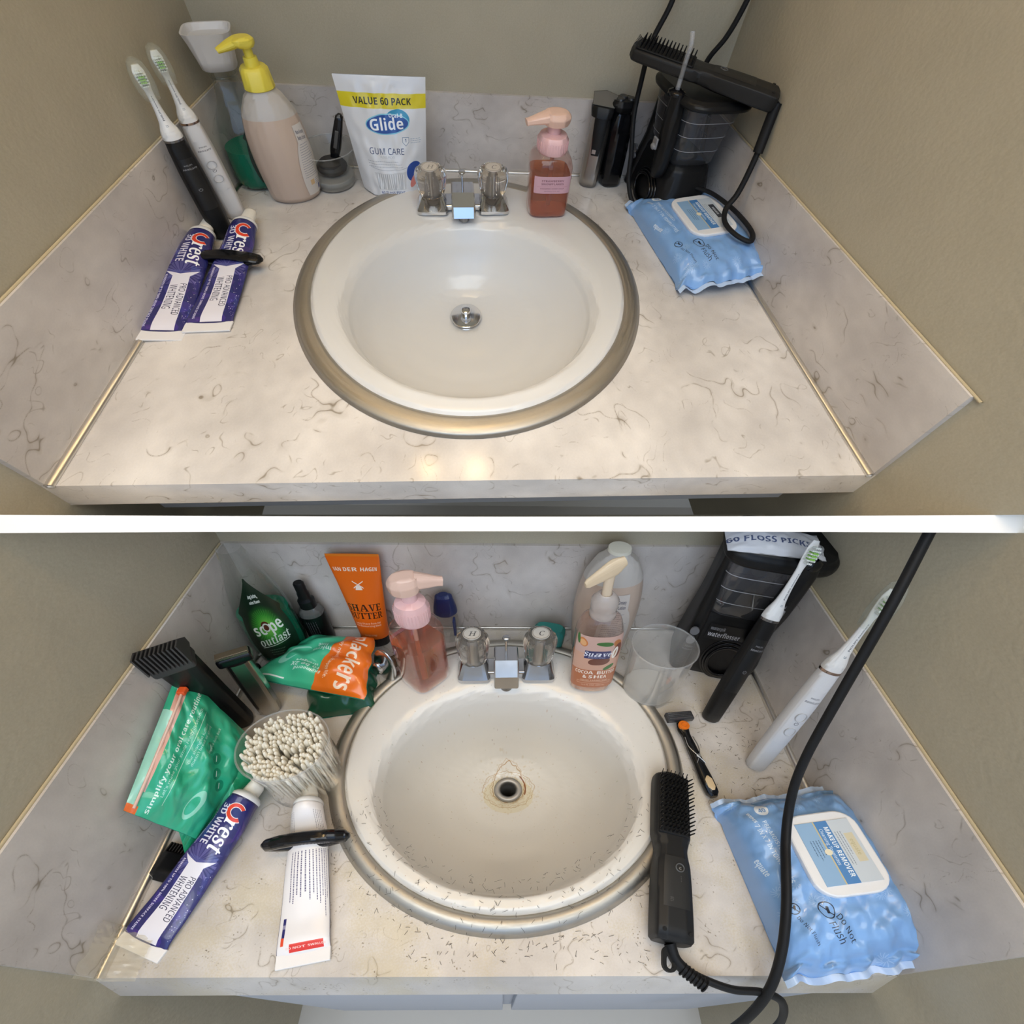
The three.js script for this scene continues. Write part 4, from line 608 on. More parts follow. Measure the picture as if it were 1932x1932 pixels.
{ // trimmer and second shaver
  const t = new Thing('U', 'beard_trimmer', 'silver and black beard trimmer standing by the back wall', 'trimmer', [0.205, 0, -0.545], { q: aim([0.03, 1, -0.02], [-0.3, 0, 1]) });
  const secs = smoothSecs([[0, 0.014, 0.014, 2.4], [0.004, 0.017, 0.017, 2.4], [0.06, 0.0185, 0.0175, 2.4], [0.115, 0.018, 0.017, 2.4], [0.140, 0.0165, 0.015, 2.4]], 3);
  const b = t.part('body', loft(secs, 36), mat([0.40, 0.38, 0.36], 0.32, 1), null, 'brushed silver body');
  t.part('grip_panel', patch(secs, -0.55, 0.75, 0.07, 0.139, 0.0012, 14, 14, (v) => 0.45 + 0.55 * v), BLACK, b);
  t.part('badge', at(rbox(0.007, 0.008, 0.001, 0.0004), -0.001, 0.078, 0.0195), mat([0.5, 0.5, 0.5], 0.3, 1), b);
  t.part('neck', loft([[0.139, 0.0185, 0.016, 3], [0.152, 0.0205, 0.014, 3], [0.157, 0.020, 0.012, 3]], 28), BLACK);
  t.part('blade_plate', at(plate([[-0.019, 0], [0.019, 0], [0.021, 0.022], [0, 0.027], [-0.021, 0.022]], 0.005, 0.001).rotateX(-0.55), 0, 0.155, 0.002), mat([0.16, 0.15, 0.13], 0.6, 0.8), null, 'worn metal blade plate');
  const r = new Thing('U', 'rotary_shaver', 'all-black rotary shaver standing between the trimmer and the water flosser', 'shaver', [0.248, 0, -0.550], { q: aim([-0.02, 1, 0.0], [0.2, 0, 1]) });
  r.part('body', loft(smoothSecs([[0, 0.017, 0.015, 2.6], [0.005, 0.020, 0.018, 2.6], [0.08, 0.022, 0.018, 2.6], [0.135, 0.020, 0.016, 2.4], [0.148, 0.016, 0.013, 2.4]], 3), 32), BLACKGLOSS);
  r.part('head', loft(smoothSecs([[0.146, 0.015, 0.012], [0.155, 0.023, 0.017], [0.164, 0.024, 0.018], [0.170, 0.020, 0.015]], 3), 32), BLACK);
  for (const [x, z] of [[-0.010, 0.004], [0.010, 0.004], [0, -0.006]]) r.part('cutter', at(cyl(0.0075, 0.0065, 0.004, 20), x, 0.171, z), mat([0.08, 0.08, 0.08], 0.4, 0.6));
}
waterFlosser('U', 'black water flosser with smoky tank under the resting hair brush', [0.345, 0, -0.506], -1.42, 0.222, 0.305, false);
heatedBrush('U', 'black heated hair brush lying on top of the water flosser', [0.419, 0.2340, -0.420], [-0.78, 0.11, -0.40], [0.1, 1, 0.12]);
cordThing('U', 'power_cord', 'black hair brush cord looping over the blue wipes pack', [[0.417, 0.232, -0.412], [0.414, 0.20, -0.404], [0.410, 0.165, -0.394], [0.398, 0.100, -0.380], [0.385, 0.078, -0.372], [0.378, 0.068, -0.352], [0.385, 0.065, -0.324], [0.402, 0.063, -0.312], [0.414, 0.064, -0.328], [0.411, 0.067, -0.365], [0.400, 0.067, -0.405], [0.385, 0.066, -0.434], [0.366, 0.062, -0.452]], 0.0040, RUBBER, 140);
solo('U', 'cord_sleeve', 'ribbed black strain relief at the end of the hair brush', 'cord', [0.417, 0.232, -0.412], {}, tube([[0, 0.002, 0], [-0.003, -0.032, 0.008], [-0.007, -0.067, 0.018]], 0.0068, 16, 12), RUBBER);
cordThing('U', 'power_cord', 'black cord running up the wall left behind the hair brush', [[0.300, 0.40, -0.565], [0.285, 0.315, -0.555], [0.268, 0.262, -0.550], [0.262, 0.20, -0.540], [0.258, 0.15, -0.525], [0.262, 0.09, -0.505], [0.264, 0.045, -0.490], [0.275, 0.012, -0.470], [0.305, 0.005, -0.452], [0.335, 0.005, -0.440]], 0.0040, RUBBER, 120);
cordThing('U', 'power_cord', 'black cord running up the corner right behind the hair brush', [[0.410, 0.40, -0.560], [0.400, 0.325, -0.555], [0.388, 0.275, -0.555], [0.372, 0.235, -0.560], [0.372, 0.17, -0.566]], 0.0040, RUBBER, 60);
cordThing('U', 'power_cord', 'black water flosser cord hanging beside the right backsplash', [[0.398, 0.165, -0.545], [0.402, 0.10, -0.535], [0.405, 0.04, -0.520], [0.402, 0.010, -0.510], [0.385, 0.006, -0.500]], 0.0036, RUBBER, 50);
wipesPack('U', 'light blue makeup wipes pack on the tidy counter with a dark printed lid', [0.356, 0.0078, -0.374], 0.14, 0.10, false);
toothbrush('U', 'black electric toothbrush with covered head on the tidy counter', [-0.407, 0, -0.368], [-0.055, 1, -0.06], [0.6, 0, 0.8], { black: true, cover: true });
toothbrush('U', 'white electric toothbrush with covered head beside the mouthwash bottle', [-0.408, 0, -0.418], [-0.06, 1, -0.05], [0.6, 0, 0.8], { black: false, cover: true });
toothpaste('U', 'blue toothpaste tube lying against the left backsplash of the tidy vanity', [-0.408, 0.003, -0.168], [-0.075, 0.02, -1], 0.170, 0.014, false, 0.12);
toothpaste('U', 'blue toothpaste tube with a black squeezer clipped on, tidy counter', [-0.355, 0.003, -0.182], [-0.065, 0.02, -1], 0.180, 0.011, false, 0);
squeezer('U', 'black tube squeezer on the blue toothpaste tube of the tidy counter', [-0.370, 0.020, -0.296], [1, 0.02, 0.05]);

// ---------------------------------------------------------------- things on the cluttered lower counter
mouthwash('L', 'green mouthwash bottle with dark teardrop label in the cluttered corner', [-0.380, 0, -0.512], 0.45, 0.085, false, 0.182);
{
  const s = new Thing('L', 'spray_bottle', 'small black spray bottle beside the mouthwash on the cluttered counter', 'spray bottle', [-0.322, 0, -0.545], { q: aim([-0.03, 1, -0.02], [0.1, 0, 1]) });
  const secs = smoothSecs([[0, 0.018, 0.018], [0.003, 0.0205, 0.0205], [0.055, 0.0205, 0.0205], [0.063, 0.017, 0.017], [0.067, 0.012, 0.012]], 3);
  const b = s.part('bottle', loft(secs, 32), mat([0.20, 0.20, 0.19], 0.12, 0, { transmission: 0.5, thickness: 0 }));
  s.part('label', patch(secs, -1.9, 1.9, 0.003, 0.054, 0.0006, 30, 4), print(256, 160, (x, w, h) => { x.fillStyle = '#0b0b0c'; x.fillRect(0, 0, w, h); x.save(); x.translate(150, 20); x.rotate(Math.PI / 2); lines(x, 0, 0, 110, 5, 12, '#5f5f62', 3); x.restore(); }), b);
  s.part('sprayer', loft([[0.066, 0.0135, 0.0135], [0.078, 0.0135, 0.0135], [0.082, 0.010, 0.010], [0.090, 0.0095, 0.0095], [0.092, 0.0085, 0.0085], [0.106, 0.0085, 0.0085], [0.108, 0.007, 0.007]], 28), BLACK);
}
{ // orange shave cream tube standing on its cap
  const t = new Thing('L', 'shave_cream_tube', 'orange shave butter tube standing on its black cap', 'cosmetic tube', [-0.226, 0, -0.540], { q: aim([-0.02, 1, -0.08], [-0.05, 0, 1]) });
  const secs = smoothSecs([[0.014, 0.0245, 0.0195, 2.2], [0.03, 0.0262, 0.019, 2.2], [0.07, 0.0305, 0.0155, 2.2], [0.11, 0.0355, 0.009, 2.3], [0.142, 0.0400, 0.002, 2.6], [0.152, 0.0412, 0.0012, 2.6]], 4);
  const o = mat([0.80, 0.21, 0.015], 0.36), b = t.part('tube_body', loft(secs, 40), o);
  t.part('front_print', patch(secs, -1.45, 1.45, 0.015, 0.149, 0.0006, 24, 24), print(512, 832, (x, w, h) => {
    x.fillStyle = '#e96a12'; x.fillRect(0, 0, w, h); words(x, 'VAN DER HAGEN', w / 2, h * 0.135, 47, '#f6e2d2', { sx: 0.95 });
    x.strokeStyle = '#f6e8dc'; x.lineWidth = 7; for (const a of [0.785, 2.356]) { x.beginPath(); x.moveTo(w / 2 - 46 * Math.cos(a), h * 0.30 - 46 * Math.sin(a)); x.lineTo(w / 2 + 46 * Math.cos(a), h * 0.30 + 46 * Math.sin(a)); x.stroke(); } x.fillStyle = '#f6e8dc'; x.beginPath(); x.moveTo(w / 2 - 14, h * 0.31); x.lineTo(w / 2 + 14, h * 0.31); x.lineTo(w / 2 + 22, h * 0.36); x.lineTo(w / 2 - 22, h * 0.36); x.fill();
    words(x, 'SHAVE', w * 0.5, h * 0.575, 98, '#20160f', { font: 'serif' }); words(x, 'BUTTER', w * 0.5, h * 0.675, 92, '#20160f', { font: 'serif', sx: 0.95 }); words(x, 'Luxury Shave from Old', w / 2, h * 0.775, 27, '#ffdcc4', { bold: false }); words(x, 'Fine Moisturizing Blend', w / 2, h * 0.808, 27, '#ffdcc4', { bold: false }); words(x, '6.0 OZ (170g)', w / 2, h * 0.94, 22, '#ffdcc4', { bold: false });
  }), b);
  t.part('flip_cap', loft([[0, 0.0235, 0.0195, 2.2], [0.002, 0.025, 0.021, 2.2], [0.014, 0.0255, 0.021, 2.2], [0.016, 0.024, 0.019, 2.2]], 36), BLACK, null, 'black cap');
}
soapDispenser('L', 'pink foaming soap dispenser pointing right on the rim of the dirty sink', [-0.126, 0.0105, -0.436], 0.85 + Math.PI, 0.25);
{ // small clear bottle with a blue cap behind the dispenser
  const t = new Thing('L', 'travel_bottle', 'small clear bottle with navy cap behind the pink dispenser', 'bottle', [-0.098, 0, -0.548], { q: aim([-0.02, 1, 0], [0, 0, 1]) });
  t.part('bottle', loft(smoothSecs([[0, 0.016, 0.014], [0.003, 0.019, 0.016], [0.045, 0.020, 0.016], [0.056, 0.013, 0.012]], 3), 32), CLEAR);
  t.part('cap', loft(smoothSecs([[0.052, 0.014, 0.013, 2.6], [0.056, 0.020, 0.014, 2.6], [0.084, 0.014, 0.010, 2.4], [0.088, 0.008, 0.006, 2]], 3), 28), mat([0.012, 0.022, 0.10], 0.4), null, 'navy blue cap');
  t.part('inner_label', at(rbox(0.004, 0.03, 0.014, 0.001), 0.012, 0.024, 0), mat([0.03, 0.05, 0.2], 0.5));
}
solo('L', 'soap_bar', 'teal bar of soap behind the cold tap knob', 'soap', [0.078, 0.0185, -0.532], { turn: -0.25 }, loft(smoothSecs([[-0.018, 0.019, 0.012, 3.4], [-0.014, 0.026, 0.016, 3.4], [0.012, 0.027, 0.017, 3.4], [0.018, 0.022, 0.012, 3.4]], 3), 32), mat([0.015, 0.19, 0.165], 0.4));
lotionBottle('L', 'pumpless tan lotion bottle behind the cocoa butter soap', [0.165, 0, -0.532], 0.0, { k: 0.885, pump: false, labelAng: [-0.35, 0.75] });
{ // cocoa butter hand soap
  const t = new Thing('L', 'hand_soap_bottle', 'cocoa butter hand soap bottle with an amber rest and cream pump', 'hand soap', [0.139, 0.0105, -0.428], { q: aim([-0.03, 1, -0.03], [-0.05, 0, 1]) });
  const secs = smoothSecs([[0, 0.029, 0.022, 2.6], [0.004, 0.033, 0.026, 2.6], [0.05, 0.0345, 0.027, 2.6], [0.105, 0.0335, 0.026, 2.6], [0.122, 0.027, 0.022, 2.4], [0.128, 0.015, 0.015, 2]], 4);
  const b = t.part('bottle', loft(secs, 44, 1), mat([0.95, 0.88, 0.85], 0.07, 0, { transmission: 0.96, thickness: 0 }));
  t.part('liquid_soap', loft([[0.003, 0.0305, 0.0235, 2.6], [0.006, 0.0315, 0.0245, 2.6], [0.062, 0.0325, 0.0252, 2.6]], 44), mat([0.72, 0.33, 0.15], 0.12, 0, { transmission: 0.35, thickness: 0.03, ior: 1.2, attenuationColor: new THREE.Color().setRGB(0.55, 0.20, 0.07), attenuationDistance: 0.05 }), b, 'amber soap');
  t.part('label', patch(secs, -1.15, 1.15, 0.014, 0.108, 0.0008, 30, 16), print(512, 640, (x, w, h) => {
    const c = '#c9a898'; x.fillStyle = '#cfa08a'; x.fillRect(0, 0, w, h); x.fillStyle = '#b4673e'; x.fillRect(0, h * 0.62, w, h * 0.38); x.fillStyle = '#c9a59a'; x.fillRect(0, 0, w, h * 0.3);
    for (const [px, py, r, col] of [[110, 70, 60, '#c9793f'], [110, 74, 44, '#e0a873'], [420, 90, 60, '#b5713f']]) { x.fillStyle = col; x.beginPath(); x.ellipse(px, py, r, r * 0.7, 0.5, 0, 7); x.fill(); }
    x.fillStyle = '#2f6a2b'; for (const [px, py, a] of [[300, 80, 0.1], [360, 360, -0.5], [40, 40, 1.2]]) { x.beginPath(); x.ellipse(px, py, 62, 24, a, 0, 7); x.fill(); }
    x.fillStyle = '#6d3a2c'; x.beginPath(); x.ellipse(275, 285, 80, 44, -0.2, 0, 7); x.fill(); x.fillStyle = '#7a3f2d'; x.beginPath(); x.ellipse(430, 170, 60, 85, 0.2, 0, 7); x.fill(); x.fillStyle = '#efe6da'; x.beginPath(); x.ellipse(400, 190, 34, 68, 0.25, 0, 7); x.fill(); x.fillStyle = '#9b6b44'; x.beginPath(); x.ellipse(400, 190, 8, 40, 0.25, 0, 7); x.fill();
    x.fillStyle = '#232b63'; x.fillRect(150, 160, 200, 92); words(x, 'Suave', 248, 198, 72, '#e9eaf2', { font: 'serif', italic: true }); words(x, 'ESSENTIALS', 248, 238, 22, '#b9bdd6', { bold: false });
    words(x, 'COCOA BUTTER', 262, 430, 58, '#f2e3d6', { sx: 0.92 }); words(x, '& SHEA', 262, 486, 56, '#f2e3d6'); words(x, 'LIQUID HAND SOAP', 262, 536, 26, '#e7c9b2', { bold: false }); x.strokeStyle = '#e7c9b2'; x.lineWidth = 3; x.strokeRect(110, 552, 310, 26); words(x, '13.5 FL OZ (400 mL)', 262, 604, 22, '#e7c9b2', { bold: false });
  }), b, 'printed label with shea nuts and leaves');
  t.part('screw_collar', lathe([[0.0155, 0.125], [0.0185, 0.127], [0.0185, 0.133], [0.016, 0.136], [0.0185, 0.139], [0.0185, 0.150], [0.012, 0.157], [0.008, 0.158]].map(([r, y]) => [r, y]), 36), mat([0.80, 0.74, 0.70], 0.2, 0, { transmission: 0.6, thickness: 0 }));
  t.part('pump_stem', at(cyl(0.0065, 0.0068, 0.036, 20), 0, 0.174, 0), mat([0.74, 0.58, 0.42], 0.3));
  t.part('pump_head', loft(smoothSecs([[-0.014, 0.006, 0.006, 2], [0, 0.0105, 0.008, 2.4], [0.020, 0.0085, 0.006, 2.4], [0.038, 0.006, 0.0042, 2.4], [0.042, 0.004, 0.003, 2]], 3), 22).rotateZ(Math.PI / 2 + 0.35).rotateY(0.45).translate(0.004, 0.194, 0), mat([0.78, 0.60, 0.40], 0.34), null, 'cream pump nozzle with an orange drip');
}
{
  const t = new Thing('L', 'plastic_tumbler', 'scuffed clear plastic tumbler beside the dirty sink', 'cup', [0.233, 0, -0.418]);
  t.part('rim', at(torus(0.0475, 0.0012, 48).rotateX(Math.PI / 2), 0, 0.0945, 0), FROST);
  t.part('tumbler_wall', lathe([[0.0005, 0.001], [0.0390, 0.001], [0.0405, 0.006], [0.0472, 0.0945]], 56), mat([0.92, 0.91, 0.89], 0.09, 0, { transmission: 0.85, thickness: 0 }));
  t.part('tumbler_bottom', lathe([[0.0, 0.008], [0.0395, 0.008], [0.0405, 0.010], [0.0395, 0.012], [0.0, 0.012]], 48), mat([0.80, 0.79, 0.76], 0.12, 0, { transmission: 0.7, thickness: 0 }), null, 'thick cloudy bottom');
}
waterFlosser('L', 'black water flosser with printed front and grey switches in the cluttered corner', [0.362, 0, -0.506], -0.28, 0.205, 0.228, true);
{ // floss pick bag lying on the flosser's lid
  const t = new Thing('L', 'floss_pick_bag', 'white floss pick bag lying on top of the water flosser', 'bag', [0.352, 0.2065, -0.492], { q: new THREE.Quaternion().setFromEuler(new THREE.Euler(0, -0.2, 0)) });
  const f = (u, v, s) => { const a = 2 * u - 1, e = Math.max(0, 1 - Math.abs(a) ** 3) * (v * (1 - v) * 4) ** 0.5; return [a * 0.060, s > 0 ? 0.001 + 0.010 * e + 0.001 * noise(a * 3, v * 4) : 0.0004, 0.036 - 0.062 * v]; };
  t.part('film', grid((u, v) => f(u, v, 1), 30, 24), print(512, 256, (x, w, h) => { x.fillStyle = '#d6d7dc'; x.fillRect(0, 0, w, h); words(x, '60 FLOSS PICKS', w * 0.42, h * 0.66, 60, '#4c587c'); }, 0.35)); t.part('film_underside', grid((u, v) => f(u, v, -1), 12, 12), mat([0.7, 0.7, 0.72], 0.4));
}
toothbrush('L', 'black electric toothbrush with bare green bristles, cluttered counter', [0.3216, 0, -0.360], [0.040, 0.219, -0.066], [0, 0.5, 1], { black: true, cover: false });
toothbrush('L', 'white electric toothbrush with clear cover leaning toward the right wall', [0.3630, 0, -0.272], [0.032, 0.228, -0.052], [-0.2, 0.3, 1], { black: false, cover: true });
{ // razor
  const t = new Thing('L', 'razor', 'black and orange razor lying beside the dirty sink', 'razor', [0.2850, 0.007, -0.222], { q: aim([-0.14, 0.02, -1], [0.05, 1, 0.1]) });
  const secs = smoothSecs([[-0.006, 0.005, 0.004, 2.4], [0, 0.0088, 0.006, 2.4], [0.020, 0.0092, 0.0065, 2.4], [0.05, 0.0075, 0.006, 2.4], [0.075, 0.0070, 0.0062, 2.4], [0.098, 0.0060, 0.006, 2.4], [0.112, 0.0085, 0.006, 2.4], [0.122, 0.0060, 0.004, 2.4]], 4);
  const b = t.part('handle', loft(secs, 28), BLACKGLOSS);
  t.part('silver_line', join(tube([[-0.006, 0.092, 0.0055], [-0.0072, 0.075, 0.0062], [0, 0.056, 0.0072], [0.006, 0.045, 0.006]], 0.0007, 24, 6), tube([[0.006, 0.092, 0.0055], [0.007, 0.075, 0.0062], [0.003, 0.060, 0.0070], [-0.006, 0.046, 0.006]], 0.0007, 24, 6)), mat([0.6, 0.6, 0.6], 0.25, 1), b);
  t.part('badge', at(loft([[-0.0115, 0.002, 0.001], [-0.006, 0.0052, 0.0018], [0.006, 0.0052, 0.0018], [0.0115, 0.002, 0.001]], 20), 0, 0.013, 0.0056), print(64, 128, (x, w, h) => { x.fillStyle = '#c9b08a'; x.fillRect(0, 0, w, h); words(x, 'Gillette', 32, 64, 28, '#2a2e66', { rot: -1.57 }); }), b, 'oval badge');
  t.part('power_dot', at(cyl(0.0030, 0.0030, 0.001, 16).rotateX(1.57), 0.001, 0.058, 0.0064), mat([0.55, 0.55, 0.55], 0.3, 1), b);
  t.part('pivot_disc', join(at(cyl(0.0082, 0.0082, 0.003, 28).rotateX(1.57), 0, 0.113, 0.0055), at(torus(0.0042, 0.0007, 20), 0, 0.113, 0.0072)), mat([0.72, 0.17, 0.01], 0.3), null, 'orange pivot disc');
  const hd = t.part('cartridge', at(rbox(0.042, 0.016, 0.008, 0.002), 0, 0.131, 0.004), mat([0.05, 0.05, 0.055], 0.3, 0.3));
  for (let i = 0; i < 4; i++) t.part('blade', at(rbox(0.036, 0.0016, 0.001, 0.0003, 1), 0, 0.1265 + i * 0.003, 0.0083), mat([0.6, 0.6, 0.62], 0.2, 1), hd);
}
heatedBrush('L', 'black heated hair brush lying bristles up beside the dirty sink', [0.184, 0.0165, -0.030], [0.20, 0.02, -1], [0.16, 1, 0]);
cordThing('L', 'power_cord', 'black hair brush cord hanging over the front of the cluttered counter', [[0.183, 0.016, -0.030], [0.186, 0.011, -0.017], [0.200, 0.008, -0.004], [0.220, 0.007, 0.006], [0.245, 0.004, 0.0135], [0.275, 0.0, 0.0155], [0.300, -0.012, 0.022], [0.322, -0.06, 0.040], [0.335, -0.16, 0.060], [0.34, -0.28, 0.07]], 0.0042, RUBBER, 90);
solo('L', 'cord_sleeve', 'ribbed black strain relief on the hair brush cord of the cluttered counter', 'cord', [0.183, 0.016, -0.030], {}, join(tube([[0, 0, 0], [0.004, -0.004, 0.015], [0.016, -0.007, 0.028], [0.032, -0.0085, 0.040]], 0.0062, 24, 12), ...Array.from({ length: 7 }, (_, i) => at(torus(0.0066, 0.0009, 16).rotateY(0.9), 0.011 + i * 0.0034, -0.0065 - i * 0.0003, 0.0245 + i * 0.0026))), RUBBER);
cordThing('L', 'power_cord', 'thick black cord crossing in front of the right wall and over the wipes pack', [[0.398, 0.296, -0.342], [0.366, 0.252, -0.286], [0.344, 0.180, -0.236], [0.337, 0.120, -0.206], [0.335, 0.088, -0.186], [0.331, 0.066, -0.160], [0.322, 0.056, -0.128], [0.312, 0.053, -0.095], [0.303, 0.048, -0.062], [0.292, 0.034, -0.022], [0.280, 0.012, 0.012], [0.268, -0.03, 0.038], [0.258, -0.12, 0.06], [0.252, -0.28, 0.075]], 0.0050, RUBBER, 160);
wipesPack('L', 'light blue makeup wipes pack under the black cord, faded lid print', [0.370, 0.0095, -0.106], 0.10, 0.12, true);
toothpaste('L', 'blue toothpaste tube lying face up near the taped corner', [-0.394, 0.003, -0.024], [0.365, 0.02, -1], 0.190, 0.011, false, 0.05);
toothpaste('L', 'toothpaste tube lying white back side up with a black squeezer', [-0.211, 0.003, -0.012], [-0.19, 0.02, -1], 0.185, 0.009, true, 0);
squeezer('L', 'black tube squeezer on the white side of the toothpaste tube', [-0.236, 0.024, -0.146], [1, 0.03, -0.12]);
{ // small black comb attachment
  const t = new Thing('L', 'comb_attachment', 'small black clipper comb lying beside the toothpaste tube', 'comb', [-0.396, 0.006, -0.124], { q: aim([0.25, 0, -1], [0, 1, 0]) });
  t.part('shell', loft(smoothSecs([[-0.024, 0.010, 0.003, 3], [-0.018, 0.0185, 0.0055, 3], [0.008, 0.0205, 0.006, 3.4], [0.012, 0.0195, 0.004, 3.4]], 3), 30), BLACKGLOSS);
  for (let i = 0; i < 10; i++) t.part('tooth', at(rbox(0.0017, 0.014, 0.007, 0.0006, 1), -0.018 + i * 0.004, 0.016, 0), BLACK);
}
// clippers in the left corner
{
  const t = new Thing('L', 'hair_clipper', 'black hair clipper with a wide comb guard against the left wall', 'clipper', [-0.398, 0, -0.352], { q: aim([-0.04, 1, 0.13], [0.45, 0, 1]) });
  t.part('body', loft(smoothSecs([[0, 0.016, 0.014, 2.6], [0.005, 0.019, 0.017, 2.6], [0.07, 0.021, 0.018, 2.6], [0.115, 0.023, 0.017, 2.8], [0.135, 0.024, 0.015, 3]], 3), 32), BLACK);
  const g = t.part('comb_guard', at(rbox(0.050, 0.012, 0.030, 0.004), 0, 0.141, 0.004), mat([0.035, 0.034, 0.035], 0.5), null, 'wide ribbed comb guard');
  for (let i = 0; i < 11; i++) t.part('comb_tooth', plate([[-0.018, 0], [0.018, 0], [0.020, 0.008], [0.002, 0.022], [-0.016, 0.026]], 0.0022, 0.0004).rotateY(Math.PI / 2).translate(-0.025 + i * 0.0048, 0.146, 0.004), mat([0.04, 0.039, 0.04], 0.5), g);
  const s = new Thing('L', 'beard_trimmer', 'silver trimmer with a toothed blade standing behind the cotton swabs', 'trimmer', [-0.362, 0, -0.376], { q: aim([-0.06, 1, -0.08], [0.5, 0.1, 1]) });
  s.part('body', loft(smoothSecs([[0, 0.014, 0.013, 2.4], [0.005, 0.017, 0.016, 2.4], [0.06, 0.018, 0.016, 2.4], [0.095, 0.0175, 0.015, 2.4]], 3), 32), mat([0.46, 0.44, 0.40], 0.26, 1), null, 'polished silver body');
  s.part('head', at(rbox(0.046, 0.012, 0.024, 0.004), 0, 0.101, 0.002), BLACKGLOSS);
  const bl = s.part('blade', at(rbox(0.042, 0.004, 0.014, 0.001), 0, 0.1085, 0.004), mat([0.33, 0.28, 0.2], 0.4, 1));
  s.stuff('blade_teeth', join(...Array.from({ length: 26 }, (_, i) => at(new THREE.BoxGeometry(0.0008, 0.002, 0.003), -0.020 + i * 0.0016, 0.1095, 0.0125))), mat([0.5, 0.46, 0.4], 0.35, 1), bl);
  const c = new Thing('L', 'bottle_cap', 'small black cap lying in front of the green mouthwash', 'cap', [-0.408, 0, -0.455], { turn: 0.4 });
  c.part('skirt', loft([[0, 0.0085, 0.0085, 3.4], [0.014, 0.0082, 0.0082, 3.4], [0.0155, 0.0072, 0.0072, 3.4]], 24), BLACK); c.part('rim', loft([[0, 0.0092, 0.0092, 3.4], [0.002, 0.0092, 0.0092, 3.4]], 24), BLACK);
}
